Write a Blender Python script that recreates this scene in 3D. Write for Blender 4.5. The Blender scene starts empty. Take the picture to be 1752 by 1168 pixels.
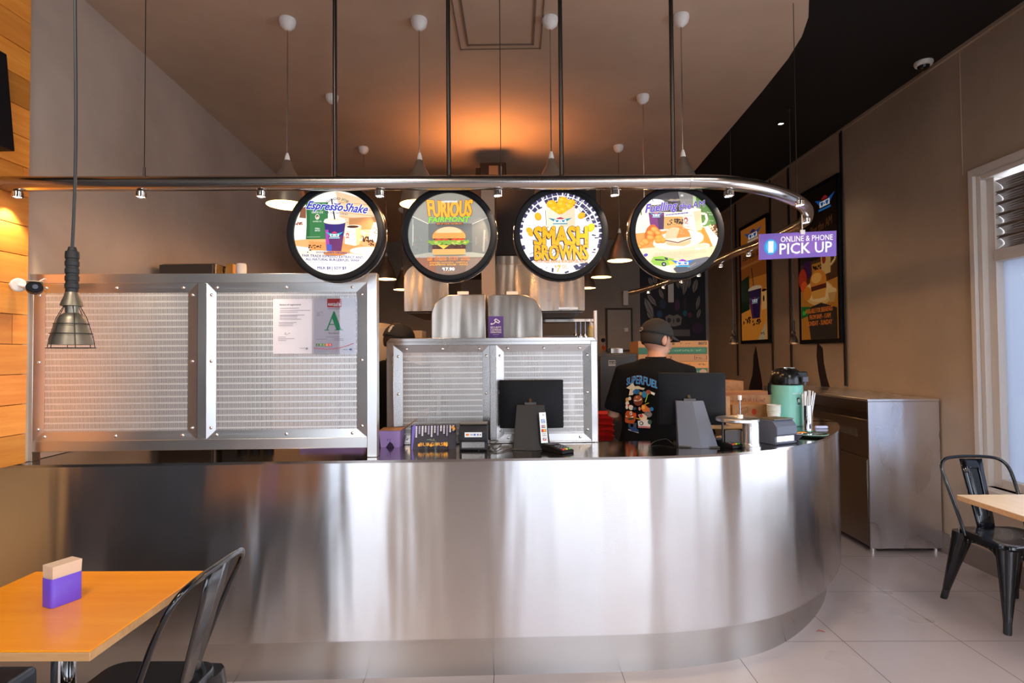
import bpy, bmesh, math, random
from mathutils import Vector, Matrix
random.seed(7)
R = math.radians
sc = bpy.context.scene
# ---------------------------------------------------------------- camera
FP, CX, CY = 950.0, 876.0, 584.0
EYE = Vector((0, 0, 1.5))
_yd = Vector((9, -22, -FP)).normalized()                     # world +Y seen in camera axes
_zd = Vector((-.008, 1, 0)); _zd = (_zd - _yd * _zd.dot(_yd)).normalized()
_xd = _yd.cross(_zd).normalized()
CAMROT = Matrix((_xd, _yd, _zd))                             # camera axes -> world
cam_d = bpy.data.cameras.new('camera'); cam = bpy.data.objects.new('camera', cam_d)
sc.collection.objects.link(cam)
cam_d.sensor_width = 36; cam_d.lens = FP / 1752 * 36; cam_d.clip_end = 100; cam_d.clip_start = .02
cam.matrix_world = Matrix.Translation(EYE) @ CAMROT.to_4x4()
sc.camera = cam
# ---------------------------------------------------------------- world, exposure
sc.view_settings.view_transform = 'Standard'; sc.view_settings.look = 'None'
sc.view_settings.exposure = 0.0; sc.view_settings.gamma = 1; sc.view_settings.use_curve_mapping = False
wd = bpy.data.worlds.new('sky'); sc.world = wd; wd.use_nodes = True
bg = wd.node_tree.nodes['Background']; bg.inputs[0].default_value = (.82, .89, 1.0, 1); bg.inputs[1].default_value = 6.5
FILL_LAMPS = ((-1.1, -1.9), (1.9, -1.9), (-1.1, .3), (1.9, .3))    # unseen fill lamps added over the dining area
FILL_W = 42

# ---------------------------------------------------------------- measuring
def ray(px, py):
    return CAMROT @ Vector((px - CX, CY - py, -FP))
def at(px, py, X=None, Y=None, Z=None):
    d = ray(px, py)
    if Y is not None: t = (Y - EYE.y) / d.y
    elif X is not None: t = (X - EYE.x) / d.x
    else: t = (Z - EYE.z) / d.z
    return EYE + d * t
def at_plane(px, py, P0, n):
    d = ray(px, py); return EYE + d * ((P0 - EYE).dot(n) / d.dot(n))

# ---------------------------------------------------------------- mesh helpers
def lin(c):
    if isinstance(c, str):
        c = [int(c[i:i + 2], 16) / 255 for i in (0, 2, 4)]
        return tuple(x / 12.92 if x <= .04045 else ((x + .055) / 1.055) ** 2.4 for x in c)
    return tuple(c)
class MB:
    def __init__(s): s.v = []; s.f = []; s.m = []; s.c = []; s.xf = Matrix.Identity(4)
    def p(s, co):
        s.v.append(tuple(s.xf @ Vector(co))); return len(s.v) - 1
    def face(s, idx, m=0, c=(1, 1, 1)):
        s.f.append(tuple(idx)); s.m.append(m); s.c.append(c)
    def quad(s, pts, m=0, c=(1, 1, 1)):
        s.face([s.p(q) for q in pts], m, c)
    def box(s, x0, x1, y0, y1, z0, z1, m=0, c=(1, 1, 1)):
        i = [s.p((x, y, z)) for z in (z0, z1) for x, y in ((x0, y0), (x1, y0), (x1, y1), (x0, y1))]
        for q in ((3, 2, 1, 0), (4, 5, 6, 7), (0, 1, 5, 4), (1, 2, 6, 5), (2, 3, 7, 6), (3, 0, 4, 7)):
            s.face([i[k] for k in q], m, c)
        return s
    def prism(s, poly, z0, z1, m=0, c=(1, 1, 1), axis='z'):
        def mp(a, b, h): return {'z': (a, b, h), 'y': (a, h, b), 'x': (h, a, b)}[axis]
        n = len(poly)
        a = [s.p(mp(x, y, z0)) for x, y in poly]; b = [s.p(mp(x, y, z1)) for x, y in poly]
        s.face(a[::-1], m, c); s.face(b, m, c)
        for k in range(n): s.face((a[k], a[(k + 1) % n], b[(k + 1) % n], b[k]), m, c)
        return s
    def rings(s, rs, m=0, caps=True, closed=False, c=(1, 1, 1)):
        ids = [[s.p(q) for q in r] for r in rs]; n = len(ids[0])
        for a, b in list(zip(ids, ids[1:])) + ([(ids[-1], ids[0])] if closed else []):
            for k in range(n): s.face((a[k], a[(k + 1) % n], b[(k + 1) % n], b[k]), m, c)
        if caps and not closed: s.face(ids[0][::-1], m, c); s.face(ids[-1], m, c)
        return s
    def tube(s, pts, r, n=10, m=0, caps=True, closed=False, flat=None, c=(1, 1, 1)):
        P = [Vector(q) for q in pts]; rs = []; prev = None
        for i, q in enumerate(P):
            if closed: d = P[(i + 1) % len(P)] - P[i - 1]
            else: d = P[min(i + 1, len(P) - 1)] - P[max(i - 1, 0)]
            d.normalize()
            u = prev if prev is not None else (Vector((0, 0, 1)) if abs(d.z) < .9 else Vector((1, 0, 0)))
            u = (u - d * u.dot(d)).normalized(); prev = u; w = d.cross(u)
            rr = r[i] if isinstance(r, (list, tuple)) else r
            fa, fb = flat or (1, 1)
            rs.append([q + (u * math.cos(t) * fa + w * math.sin(t) * fb) * rr for t in [2 * math.pi * k / n for k in range(n)]])
        return s.rings(rs, m, caps, closed, c)
    def cyl(s, p0, p1, r, n=20, m=0, r1=None, c=(1, 1, 1)):
        return s.tube([p0, p1], [r, r if r1 is None else r1], n, m, c=c)
    def lathe(s, prof, n=32, m=0, c0=(0, 0, 0), caps=False, c=(1, 1, 1)):
        rs = [[(c0[0] + max(r, 1e-5) * math.cos(2 * math.pi * k / n), c0[1] + max(r, 1e-5) * math.sin(2 * math.pi * k / n), c0[2] + z) for k in range(n)] for r, z in prof]
        return s.rings(rs, m, caps, c=c)
    def ball(s, c0, rx, ry=None, rz=None, n=16, k=10, m=0, c=(1, 1, 1), z0=-1, z1=1):
        ry = ry or rx; rz = rz or rx; rs = []
        for i in range(k + 1):
            t = math.asin(z0) + (math.asin(z1) - math.asin(z0)) * i / k
            rs.append([(c0[0] + max(math.cos(t), 1e-4) * rx * math.cos(2 * math.pi * j / n), c0[1] + max(math.cos(t), 1e-4) * ry * math.sin(2 * math.pi * j / n), c0[2] + rz * math.sin(t)) for j in range(n)])
        return s.rings(rs, m, True, c=c)
def link(o, parent=None):
    sc.collection.objects.link(o)
    if parent is not None: o.parent = parent
    return o
def tag(o, label=None, cat=None, group=None, kind=None):
    if label: o['label'] = label
    if cat: o['category'] = cat
    if group: o['group'] = group
    if kind: o['kind'] = kind
    return o
def obj(name, mb, mats, parent=None, bev=0, loc=None, rz=0, label=None, sharp=35, solid=0, sub=0):
    me = bpy.data.meshes.new(name); me.from_pydata(mb.v, [], mb.f); me.validate()
    for mt in (mats if isinstance(mats, (list, tuple)) else [mats]): me.materials.append(mt)
    if len(me.polygons) == len(mb.f):
        me.polygons.foreach_set('material_index', mb.m)
        if any(c != (1, 1, 1) for c in mb.c):
            ca = me.color_attributes.new('Col', 'FLOAT_COLOR', 'CORNER'); buf = []
            for p, c in zip(me.polygons, mb.c): buf += [*c, 1] * p.loop_total
            ca.data.foreach_set('color', buf)
    me.polygons.foreach_set('use_smooth', [True] * len(me.polygons)); me.set_sharp_from_angle(angle=R(sharp))
    o = bpy.data.objects.new(name, me); link(o, parent)
    if loc is not None: o.location = loc
    if rz: o.rotation_euler.z = rz
    if solid: md = o.modifiers.new('thick', 'SOLIDIFY'); md.thickness = solid; md.offset = 0
    if bev: md = o.modifiers.new('bevel', 'BEVEL'); md.width = bev; md.segments = 2; md.limit_method = 'ANGLE'; md.angle_limit = R(40)
    if sub: md = o.modifiers.new('sub', 'SUBSURF'); md.levels = sub; md.render_levels = sub
    if label: o['label'] = label
    return o
def struct(name, mb, mats, **k): return tag(obj(name, mb, mats, **k), kind='structure')
def thing(name, label, cat, loc=(0, 0, 0), rz=0, group=None):
    o = bpy.data.objects.new(name, None); o.empty_display_size = .1; link(o)
    o.location = loc; o.rotation_euler.z = rz
    return tag(o, label, cat, group)
def dup(t, loc, rz=None, label=None, group=None):
    def cp(o, par):
        c = o.copy(); link(c, par)
        for ch in [x for x in sc.objects if x.parent == o]: cp(ch, c)
        return c
    c = cp(t, t.parent); c.location = loc
    if rz is not None: c.rotation_euler.z = rz
    return tag(c, label, group=group)
_tc = {}
def glyphs(s, bold=0.0, shear=0.0, space=1.0):
    k = (s, bold, shear, space)
    if k not in _tc:
        cu = bpy.data.curves.new('t', 'FONT'); cu.body = s; cu.offset = bold; cu.shear = shear; cu.resolution_u = 2; cu.space_character = space
        o = bpy.data.objects.new('t', cu); sc.collection.objects.link(o)
        bpy.context.view_layer.update()
        dg = bpy.context.evaluated_depsgraph_get(); e = o.evaluated_get(dg); me = e.to_mesh()
        v = [(q.co.x, q.co.y) for q in me.vertices]; f = [tuple(p.vertices) for p in me.polygons]
        e.to_mesh_clear(); bpy.data.objects.remove(o); bpy.data.curves.remove(cu)
        if not v: v = [(0, 0), (1, 1)]
        x0 = min(a for a, b in v); x1 = max(a for a, b in v); y0 = min(b for a, b in v); y1 = max(b for a, b in v)
        _tc[k] = ([((a - x0) / max(x1 - x0, 1e-6), (b - y0) / max(y1 - y0, 1e-6)) for a, b in v], f)
    return _tc[k]
class Art:
    """flat print: page coordinates (x right, y down) -> plane; each layer a fraction of a millimetre above the last"""
    def __init__(s, mb, page, O, ux, uy, n, m=0, clip=None, step=.0004):
        s.mb = mb; s.pg = page; s.O = Vector(O); s.ux = Vector(ux); s.uy = Vector(uy); s.n = Vector(n).normalized(); s.m = m; s.clip = clip; s.L = 0; s.step = step
    def P(s, x, y):
        x0, y0, x1, y1 = s.pg
        return s.O + s.ux * ((x - x0) / (x1 - x0)) + s.uy * ((y - y0) / (y1 - y0)) + s.n * s.L * s.step
    def _clip(s, pts):
        C = s.clip; n = len(C)
        for i in range(n):
            a, b = C[i], C[(i + 1) % n]; out = []
            def ins(p): return (b[0] - a[0]) * (p[1] - a[1]) - (b[1] - a[1]) * (p[0] - a[0]) >= -1e-9
            for j in range(len(pts)):
                p, q = pts[j - 1], pts[j]; ip, iq = ins(p), ins(q)
                if ip != iq:
                    d1 = (b[0] - a[0]) * (p[1] - a[1]) - (b[1] - a[1]) * (p[0] - a[0]); d2 = (b[0] - a[0]) * (q[1] - a[1]) - (b[1] - a[1]) * (q[0] - a[0])
                    t = d1 / (d1 - d2); out.append((p[0] + (q[0] - p[0]) * t, p[1] + (q[1] - p[1]) * t))
                if iq: out.append(q)
            pts = out
            if len(pts) < 3: return []
        return pts
    def poly(s, pts, c, up=True):
        if s.clip: pts = s._clip(list(pts))
        if len(pts) < 3: return
        if up: s.L += 1
        s.mb.face([s.mb.p(s.P(x, y)) for x, y in pts], s.m, lin(c))
    def many(s, polys, c):
        s.L += 1
        for p in polys: s.poly(p, c, False)
    def rect(s, x0, y0, x1, y1, c): s.poly([(x0, y0), (x1, y0), (x1, y1), (x0, y1)], c)
    def ell(s, cx, cy, rx, ry, c, n=28, rot=0, up=True, a0=0, a1=360):
        full = a1 - a0 >= 360
        pts = [(rx * math.cos(t), ry * math.sin(t)) for t in [R(a0) + R(a1 - a0) * k / (n if full else n - 1) for k in range(n)]]
        cr, sr = math.cos(R(rot)), math.sin(R(rot))
        s.poly([(cx + a * cr - b * sr, cy + a * sr + b * cr) for a, b in pts], c, up)
    def line(s, pts, w, c):
        s.L += 1
        for (x0, y0), (x1, y1) in zip(pts, pts[1:]):
            d = math.hypot(x1 - x0, y1 - y0) or 1; nx, ny = -(y1 - y0) / d * w / 2, (x1 - x0) / d * w / 2
            s.poly([(x0 + nx, y0 + ny), (x1 + nx, y1 + ny), (x1 - nx, y1 - ny), (x0 - nx, y0 - ny)], c, False)
    def text(s, t, x0, y0, x1, y1, c, bold=0.0, shear=0.0, warp=None, outline=None, ow=.03, rot=0, space=1.0):
        Hh = abs(y1 - y0) if not warp else abs(warp(.5, 1)[1] - warp(.5, 0)[1])
        def put(v, f, col, rad):
            s.L += 1; mx, my = (x0 + x1) / 2, (y0 + y1) / 2; cr, sr = math.cos(R(rot)), math.sin(R(rot))
            sh = [(0, 0)] + ([(rad * math.cos(R(a)), rad * math.sin(R(a))) for a in range(0, 360, 45)] if rad > Hh * .008 else [])
            for dx, dy in sh:
                s.L += .12; base = []
                for a, b in v:
                    x, y = (warp(a, b) if warp else (x0 + a * (x1 - x0), y1 + b * (y0 - y1)))
                    if rot: x, y = mx + (x - mx) * cr - (y - my) * sr, my + (x - mx) * sr + (y - my) * cr
                    base.append(s.mb.p(s.P(x + dx, y + dy)))
                for q in f: s.mb.face([base[k] for k in q], s.m, lin(col))
        v, f = glyphs(t, 0.0, shear, space)
        if outline: put(v, f, outline, Hh * (bold + ow) * .9)
        put(v, f, c, Hh * bold * .9)
    def scrib(s, x0, y0, x1, y1, c, rot=0, seed=0):
        """print too small to read: rows of word-length dashes broken into letter strokes"""
        q = random.Random(seed + int(x0 + y0)); h = y1 - y0; x = x0; s.L += 1; mx, my = (x0 + x1) / 2, (y0 + y1) / 2; cr, sr = math.cos(R(rot)), math.sin(R(rot))
        while x < x1 - h * .3:
            w = h * q.uniform(.35, .6); top = y0 + h * q.choice((0, 0, .3))
            if q.random() > .16:
                for a, b, d, e in ((x, top, x + w * .3, y1), (x, q.choice((y0 + h * .75, top, y0 + h * .4)), x + w, None, )):
                    if e is None: e = b + h * .25
                    P_ = [(a, b), (d, b), (d, e), (a, e)]; s.L += .02; s.poly([(mx + (u - mx) * cr - (v - my) * sr, my + (u - mx) * sr + (v - my) * cr) for u, v in P_], c, False)
            x += w * 1.35

# ---------------------------------------------------------------- materials
def mat(name, col=(.5, .5, .5), rough=.5, metal=0, **k):
    m = bpy.data.materials.new(name); m.use_nodes = True; b = m.node_tree.nodes['Principled BSDF']
    b.inputs['Base Color'].default_value = (*lin(col), 1); b.inputs['Roughness'].default_value = rough; b.inputs['Metallic'].default_value = metal
    for a, v in k.items(): b.inputs[a.replace('_', ' ')].default_value = v
    return m
def N(m, t, **k):
    n = m.node_tree.nodes.new(t)
    for a, v in k.items(): setattr(n, a, v)
    return n
def L(m, a, b): m.node_tree.links.new(a, b)
def bsdf(m): return m.node_tree.nodes['Principled BSDF']
def objco(m, scale=(1, 1, 1), loc=(0, 0, 0), rot=(0, 0, 0)):
    t = N(m, 'ShaderNodeTexCoord'); mp = N(m, 'ShaderNodeMapping'); mp.inputs['Scale'].default_value = scale; mp.inputs['Location'].default_value = loc; mp.inputs['Rotation'].default_value = rot
    L(m, t.outputs['Object'], mp.inputs['Vector']); return mp.outputs['Vector']
def noise(m, vec, scale, detail=3, rough=.5):
    n = N(m, 'ShaderNodeTexNoise'); n.inputs['Scale'].default_value = scale; n.inputs['Detail'].default_value = detail; n.inputs['Roughness'].default_value = rough
    L(m, vec, n.inputs['Vector']); return n.outputs['Fac']
def ramp(m, fac, stops):
    r = N(m, 'ShaderNodeValToRGB'); e = r.color_ramp.elements
    e[0].position, e[0].color = stops[0][0], (*lin(stops[0][1]), 1); e[1].position, e[1].color = stops[-1][0], (*lin(stops[-1][1]), 1)
    for p, c in stops[1:-1]: x = e.new(p); x.color = (*lin(c), 1)
    L(m, fac, r.inputs[0]); return r.outputs[0]
def maprange(m, fac, a, b, lo, hi):
    r = N(m, 'ShaderNodeMapRange'); r.inputs[1].default_value = a; r.inputs[2].default_value = b; r.inputs[3].default_value = lo; r.inputs[4].default_value = hi
    L(m, fac, r.inputs[0]); return r.outputs[0]
def bump(m, fac, strength, dist=.001):
    b = N(m, 'ShaderNodeBump'); b.inputs['Strength'].default_value = strength; b.inputs['Distance'].default_value = dist
    L(m, fac, b.inputs['Height']); L(m, b.outputs[0], bsdf(m).inputs['Normal'])
def steel(name, col, rough, aniso=0, rot=.25, brush=(1, 1, 1), wav=0.0):
    m = mat(name, col, rough, 1); b = bsdf(m)
    f = noise(m, objco(m, brush), 2.2, 4, .6)
    L(m, maprange(m, f, .3, .7, rough * .9, rough * 1.12), b.inputs['Roughness'])
    if aniso:
        b.inputs['Anisotropic'].default_value = aniso; b.inputs['Anisotropic Rotation'].default_value = rot
        t = N(m, 'ShaderNodeTangent', direction_type='RADIAL', axis='Z'); L(m, t.outputs[0], b.inputs['Tangent'])
    if wav:
        bump(m, noise(m, objco(m, (2.2, 2.2, .22)), 2.2, 2, .5), 1.0, wav)
    return m
M = {}
M['steel_front'] = steel('brushed_steel_counter', (.68, .67, .675), .21, 1.0, wav=.006)
M['steel_kick'] = steel('kickboard_steel', (.56, .54, .53), .24, .95)
M['steel_top'] = steel('countertop_steel', (.50, .46, .43), .13)
M['steel'] = steel('steel', (.54, .52, .50), .26, .5)
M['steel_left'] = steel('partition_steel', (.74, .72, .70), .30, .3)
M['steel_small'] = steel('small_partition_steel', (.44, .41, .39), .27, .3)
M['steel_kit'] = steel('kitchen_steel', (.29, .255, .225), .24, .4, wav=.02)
M['steel_pipe'] = mat('pipe_steel', (.48, .43, .40), .22, 1)
M['chrome'] = mat('chrome', (.85, .85, .86), .08, 1)
M['steel_cab'] = steel('cabinet_steel', (.84, .84, .88), .26, .2, wav=.008)
M['dark_steel'] = mat('dark_steel', (.07, .06, .055), .35, .7)
M['black_paint'] = mat('black_gloss_paint', (.005, .005, .007), .16, 0, Coat_Weight=.4)
M['black_plastic'] = mat('black_plastic', (.006, .006, .008), .45, Specular_IOR_Level=.14)
M['black_matte'] = mat('black_matte', (.008, .008, .009), .7)
M['grey_plastic'] = mat('grey_plastic', (.095, .11, .155), .45, Specular_IOR_Level=.3)
M['charcoal'] = mat('charcoal_plastic', (.018, .019, .024), .45, Specular_IOR_Level=.25)
M['white_plastic'] = mat('white_plastic', (.75, .73, .70), .4)
M['rubber'] = mat('rubber', (.02, .02, .02), .6)
M['dark_rod'] = mat('dark_rod', (.05, .04, .036), .3, .8)
M['bronze'] = mat('aged_bronze_shade', (.30, .26, .20), .4, .8)
M['dome'] = mat('pendant_shade_metal', (.36, .30, .25), .36, .85)
M['dome_in'] = mat('pendant_inner_enamel', (.85, .70, .45), .6)
M['black_ceiling'] = mat('black_ceiling_paint', (.006, .005, .006), .8)
M['paper'] = mat('paper', (.72, .70, .74), .6)
M['napkin'] = mat('napkin_paper', (.78, .58, .42), .9)
M['purple'] = mat('purple_plastic', (.16, .07, .66), .4)
M['green'] = mat('mint_green_enamel', (.20, .56, .48), .3)
M['skin'] = mat('skin', (.52, .27, .18), .55, Subsurface_Weight=.08)
M['shirt'] = mat('black_cotton', (.005, .005, .006), .95, Specular_IOR_Level=.15)
M['trousers'] = mat('black_trousers', (.008, .008, .010), .9)
M['hair'] = mat('dark_hair', (.02, .014, .01), .7)
M['vinyl'] = mat('dark_blue_vinyl', (.015, .022, .038), .35)
M['red'] = mat('red_plastic', (.65, .02, .015), .4)
M['orange'] = mat('orange_peel', (.85, .32, .02), .6)
M['bowl'] = mat('grey_ceramic', (.06, .06, .08), .25)
M['frame_white'] = mat('window_frame_paint', (.62, .58, .55), .4)
M['kitchen_dark'] = mat('dark_kitchen_paint', (.05, .04, .033), .7)
M['apron'] = mat('dark_appliance', (.02, .02, .022), .45)
def printed(name, rough=.5, emit=0.0):
    m = mat(name, (1, 1, 1), rough); a = N(m, 'ShaderNodeVertexColor', layer_name='Col'); L(m, a.outputs[0], bsdf(m).inputs['Base Color'])
    if emit:
        L(m, a.outputs[0], bsdf(m).inputs['Emission Color']); bsdf(m).inputs['Emission Strength'].default_value = emit
        mx = N(m, 'ShaderNodeVectorMath', operation='SCALE'); mx.inputs[3].default_value = .25; L(m, a.outputs[0], mx.inputs[0]); L(m, mx.outputs[0], bsdf(m).inputs['Base Color'])
    return m
M['print'] = printed('printed_card', .45)
M['print_gloss'] = printed('glossy_print', .2)
M['print_glow'] = printed('backlit_print', .25, 1.0)
M['poster_glow'] = printed('backlit_poster_film', .2, .30)
M['coat'] = printed('coloured_part', .4)
def emis(name, col, s):
    m = mat(name, (0, 0, 0), .5); bsdf(m).inputs['Emission Color'].default_value = (*col, 1); bsdf(m).inputs['Emission Strength'].default_value = s; return m
M['bulb'] = emis('warm_bulb', (1, .62, .26), 14)
M['lens'] = emis('spot_lens', (1, .93, .82), 18)
# cardboard
m = M['card'] = mat('cardboard', (.45, .24, .11), .85); L(m, ramp(m, noise(m, objco(m), 30, 4), [(.3, (.40, .20, .09)), (.7, (.52, .28, .13))]), bsdf(m).inputs['Base Color'])
# painted walls
def paint(name, c, r=.65, sc_=2.0, var=.12):
    m = mat(name, c, r); lo = tuple(x * (1 - var) for x in lin(c)); hi = tuple(min(1, x * (1 + var)) for x in lin(c))
    L(m, ramp(m, noise(m, objco(m), sc_, 4, .6), [(.3, lo), (.7, hi)]), bsdf(m).inputs['Base Color']); bump(m, noise(m, objco(m), 90, 3), .15, .001); return m
M['wall_tan'] = paint('tan_wall_paint', (.40, .31, .235), .5, 1.2)
M['wall_grey'] = paint('grey_wall_paint', (.46, .37, .305))
M['wall_front'] = paint('charcoal_wall_paint', (.07, .065, .065))
M['wall_left'] = paint('dark_wall_paint', (.022, .022, .026))
M['wall_back'] = paint('kitchen_wall_paint', (.30, .26, .22))
M['ceil'] = paint('ceiling_paint', (.50, .375, .28), .7, .8, .16)
M['base'] = paint('baseboard_tile', (.19, .15, .135), .45)
# wood planks: board tint from the colour attribute, grain along the board
def wood(name, lo, hi, scale, rough=.45, attr=False, axis='y'):
    m = mat(name, lo, rough); s = {'x': (.8, 9, 9), 'y': (9, .8, 9), 'z': (9, 9, .8)}[axis]
    f = noise(m, objco(m, s), scale, 6, .65); col = ramp(m, f, [(.25, lo), (.5, tuple((a + b) / 2 for a, b in zip(lo, hi))), (.75, hi)])
    if attr:
        a = N(m, 'ShaderNodeVertexColor', layer_name='Col'); mx = N(m, 'ShaderNodeMix', data_type='RGBA', blend_type='MULTIPLY'); mx.inputs[0].default_value = 1
        L(m, col, mx.inputs[6]); L(m, a.outputs[0], mx.inputs[7]); col = mx.outputs[2]
    L(m, col, bsdf(m).inputs['Base Color']); bump(m, f, .2, .002); return m
M['plank'] = wood('pine_plank', (.70, .22, .022), (.92, .40, .065), 3, .5, True, 'y')
M['table'] = wood('orange_veneer', (.86, .27, .006), (.96, .37, .012), 2, .22, False, 'x')
M['table_pale'] = wood('pale_veneer', (.90, .64, .40), (.95, .72, .48), 2, .25, False, 'y')
M['ply'] = wood('plywood_edge', (.50, .26, .10), (.66, .38, .17), 6, .5, False, 'x')
# floor tiles
m = M['floor'] = mat('floor_tile', (.3, .25, .24), .32)
v = objco(m, (1, 1, 1), (.12, .07, 0)); br = N(m, 'ShaderNodeTexBrick', offset=0, squash=1)
br.inputs['Scale'].default_value = 1; br.inputs['Brick Width'].default_value = .6; br.inputs['Row Height'].default_value = .6; br.inputs['Mortar Size'].default_value = .0022; br.inputs['Mortar Smooth'].default_value = .3; br.inputs['Bias'].default_value = 0
L(m, v, br.inputs['Vector'])
mx = N(m, 'ShaderNodeMix', data_type='RGBA'); L(m, br.outputs['Fac'], mx.inputs[0])
L(m, ramp(m, noise(m, objco(m), 1.6, 3, .5), [(.2, (.42, .345, .335)), (.8, (.52, .445, .435))]), mx.inputs[6]); mx.inputs[7].default_value = (.07, .05, .045, 1)
L(m, mx.outputs[2], bsdf(m).inputs['Base Color']); L(m, maprange(m, noise(m, objco(m), 2, 2), .3, .7, .26, .36), bsdf(m).inputs['Roughness'])
# perforated sheet: real see-through slots
def perf_sheet(name, col):
    m = mat(name, col, .42, .75)
    tc = N(m, 'ShaderNodeTexCoord'); sp = N(m, 'ShaderNodeSeparateXYZ'); L(m, tc.outputs['Object'], sp.inputs[0])
    def mth(op, a, b=None, c=None):
        n = N(m, 'ShaderNodeMath', operation=op)
        for i, q in enumerate((a, b, c)):
            if q is None: continue
            if isinstance(q, (int, float)): n.inputs[i].default_value = q
            else: L(m, q, n.inputs[i])
        return n.outputs[0]
    gx = mth('FRACT', mth('DIVIDE', sp.outputs[0], .0062)); gz = mth('FRACT', mth('DIVIDE', sp.outputs[2], .0295))
    hole = mth('MULTIPLY', mth('LESS_THAN', gx, .36), mth('LESS_THAN', gz, .74))
    tr = N(m, 'ShaderNodeBsdfTransparent'); ms = N(m, 'ShaderNodeMixShader'); L(m, hole, ms.inputs[0]); L(m, bsdf(m).outputs[0], ms.inputs[1]); L(m, tr.outputs[0], ms.inputs[2])
    L(m, ms.outputs[0], m.node_tree.nodes['Material Output'].inputs['Surface'])
    return m
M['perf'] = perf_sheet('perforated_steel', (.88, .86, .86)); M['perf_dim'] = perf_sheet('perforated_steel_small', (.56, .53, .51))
# glass
def glass(name, tint, fr=.06):
    m = bpy.data.materials.new(name); m.use_nodes = True; nt = m.node_tree; nt.nodes.remove(nt.nodes['Principled BSDF'])
    t = N(m, 'ShaderNodeBsdfTransparent'); t.inputs[0].default_value = (*tint, 1); g = N(m, 'ShaderNodeBsdfGlossy'); g.inputs['Roughness'].default_value = .02
    fz = N(m, 'ShaderNodeFresnel'); fz.inputs[0].default_value = 1.45; ms = N(m, 'ShaderNodeMixShader')
    L(m, fz.outputs[0], ms.inputs[0]); L(m, t.outputs[0], ms.inputs[1]); L(m, g.outputs[0], ms.inputs[2]); L(m, ms.outputs[0], nt.nodes['Material Output'].inputs['Surface']); return m
m = M['frosted'] = bpy.data.materials.new('frosted_film_glass'); m.use_nodes = True; nt = m.node_tree; nt.nodes.remove(nt.nodes['Principled BSDF'])
_t = N(m, 'ShaderNodeBsdfTranslucent'); _t.inputs[0].default_value = (.105, .115, .145, 1); _g = N(m, 'ShaderNodeBsdfGlossy'); _g.inputs['Roughness'].default_value = .05
_f = N(m, 'ShaderNodeFresnel'); _f.inputs[0].default_value = 1.45; _s = N(m, 'ShaderNodeMixShader'); L(m, _f.outputs[0], _s.inputs[0]); L(m, _t.outputs[0], _s.inputs[1]); L(m, _g.outputs[0], _s.inputs[2]); L(m, _s.outputs[0], nt.nodes['Material Output'].inputs['Surface'])
M['glass'] = glass('window_glass', (.93, .95, .97)); M['sleeve'] = glass('clear_plastic', (.96, .96, .97)); M['glass_green'] = glass('green_tinted_glass', (.75, .92, .86))
# hand smears on the cabinet end
m = M['steel_cab']; b_ = bsdf(m); vz = noise(m, objco(m, (2.2, 1, .9), rot=(0, .5, 0)), 2.4, 1.5, .5); L(m, maprange(m, vz, .25, .75, .20, .42), b_.inputs['Roughness'])
# ================================================================ SETTING
HW, XL, XR, YF, YB = 3.66, -2.22, 3.17, -3.2, 9.2
fl = MB(); fl.box(-3.2, 3.6, YF - .2, YB + .2, -.1, 0); struct('floor', fl, M['floor'])
mb = MB(); mb.box(-9, 9, -14, YF - .2, -.12, -.02); struct('floor_outside', mb, paint('pavement', (.30, .29, .28), .8))
# white dropped ceiling over the kitchen with its curved edge, black ceiling above and beside it
poly = [(-2.30, 2.56), (.80, 2.56), (1.10, 2.60), (1.32, 2.69), (1.47, 2.81), (1.58, 2.95), (1.66, 3.11), (1.72, 3.30), (1.76, 3.55), (1.79, 4.0), (1.86, 5.8), (2.02, YB + .1), (-2.85, YB + .1)]
mb = MB(); mb.prism(poly, 3.39, HW - .001); struct('ceiling', mb, M['ceil'])
mb = MB(); mb.box(-3.2, 3.6, YF - .2, YB + .2, HW, HW + .1); struct('ceiling_black', mb, M['black_ceiling'])
# left wall: charcoal paint, then the pine boards up to the counter, then the kitchen's grey wall
mb = MB(); mb.box(XL - .58, XL - .03, YF, 2.50, 1.027, HW); struct('wall_left', mb, M['wall_left'])
mb = MB(); mb.box(XL - .65, XL - .54, YF, 2.96, 0, 1.026); mb.box(XL - .54, XL - .50, YF, 1.49, 0, 1.026); mb.box(XL - .54, XL - .50, 2.50, 2.96, 0, 1.026); struct('wall_left_lower', mb, M['wall_left'])
mb = MB(); mb.box(XL - .53, XL - .50, 1.50, 2.49, .0, 1.02); struct('wall_left_reflector', mb, paint('tan_reflector_tint', (.82, .42, .14), .55))  # unseen tan stretch added so the counter front reflects orange
mb = MB(); rnd = random.Random(3); z = 1.0275; row = 0
while z < HW - .001:
    z1 = min(z + .1335, HW)
    cuts = sorted([2.02, 2.495] + [2.05 + rnd.random() * .42])
    for a, b in zip(cuts, cuts[1:]):
        t = .62 + .5 * rnd.random(); mb.box(XL - .028, XL + .002 * rnd.random(), a + .0012, b - .0012, z + .0012, z1 - .0015, 0, (t, t * (.86 + .16 * rnd.random()), t * (.8 + .2 * rnd.random())))
    z = z1
struct('wall_left_boards', mb, M['plank'], bev=.0015)
mb = MB(); mb.prism([(-2.28, 2.97), (-2.75, YB), (-3.0, YB), (-2.5, 2.97)], 0, 1.027); struct('wall_left_kitchen_lower', mb, M['wall_grey'])
mb = MB(); mb.prism([(-2.245, 2.50), (-2.75, YB), (-3.0, YB), (-2.5, 2.50)], 1.0275, HW); struct('wall_left_kitchen', mb, M['wall_grey'])
mb = MB(); mb.box(-3.2, 3.6, YB, YB + .2, 0, HW); struct('wall_back', mb, M['wall_back'])
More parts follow.
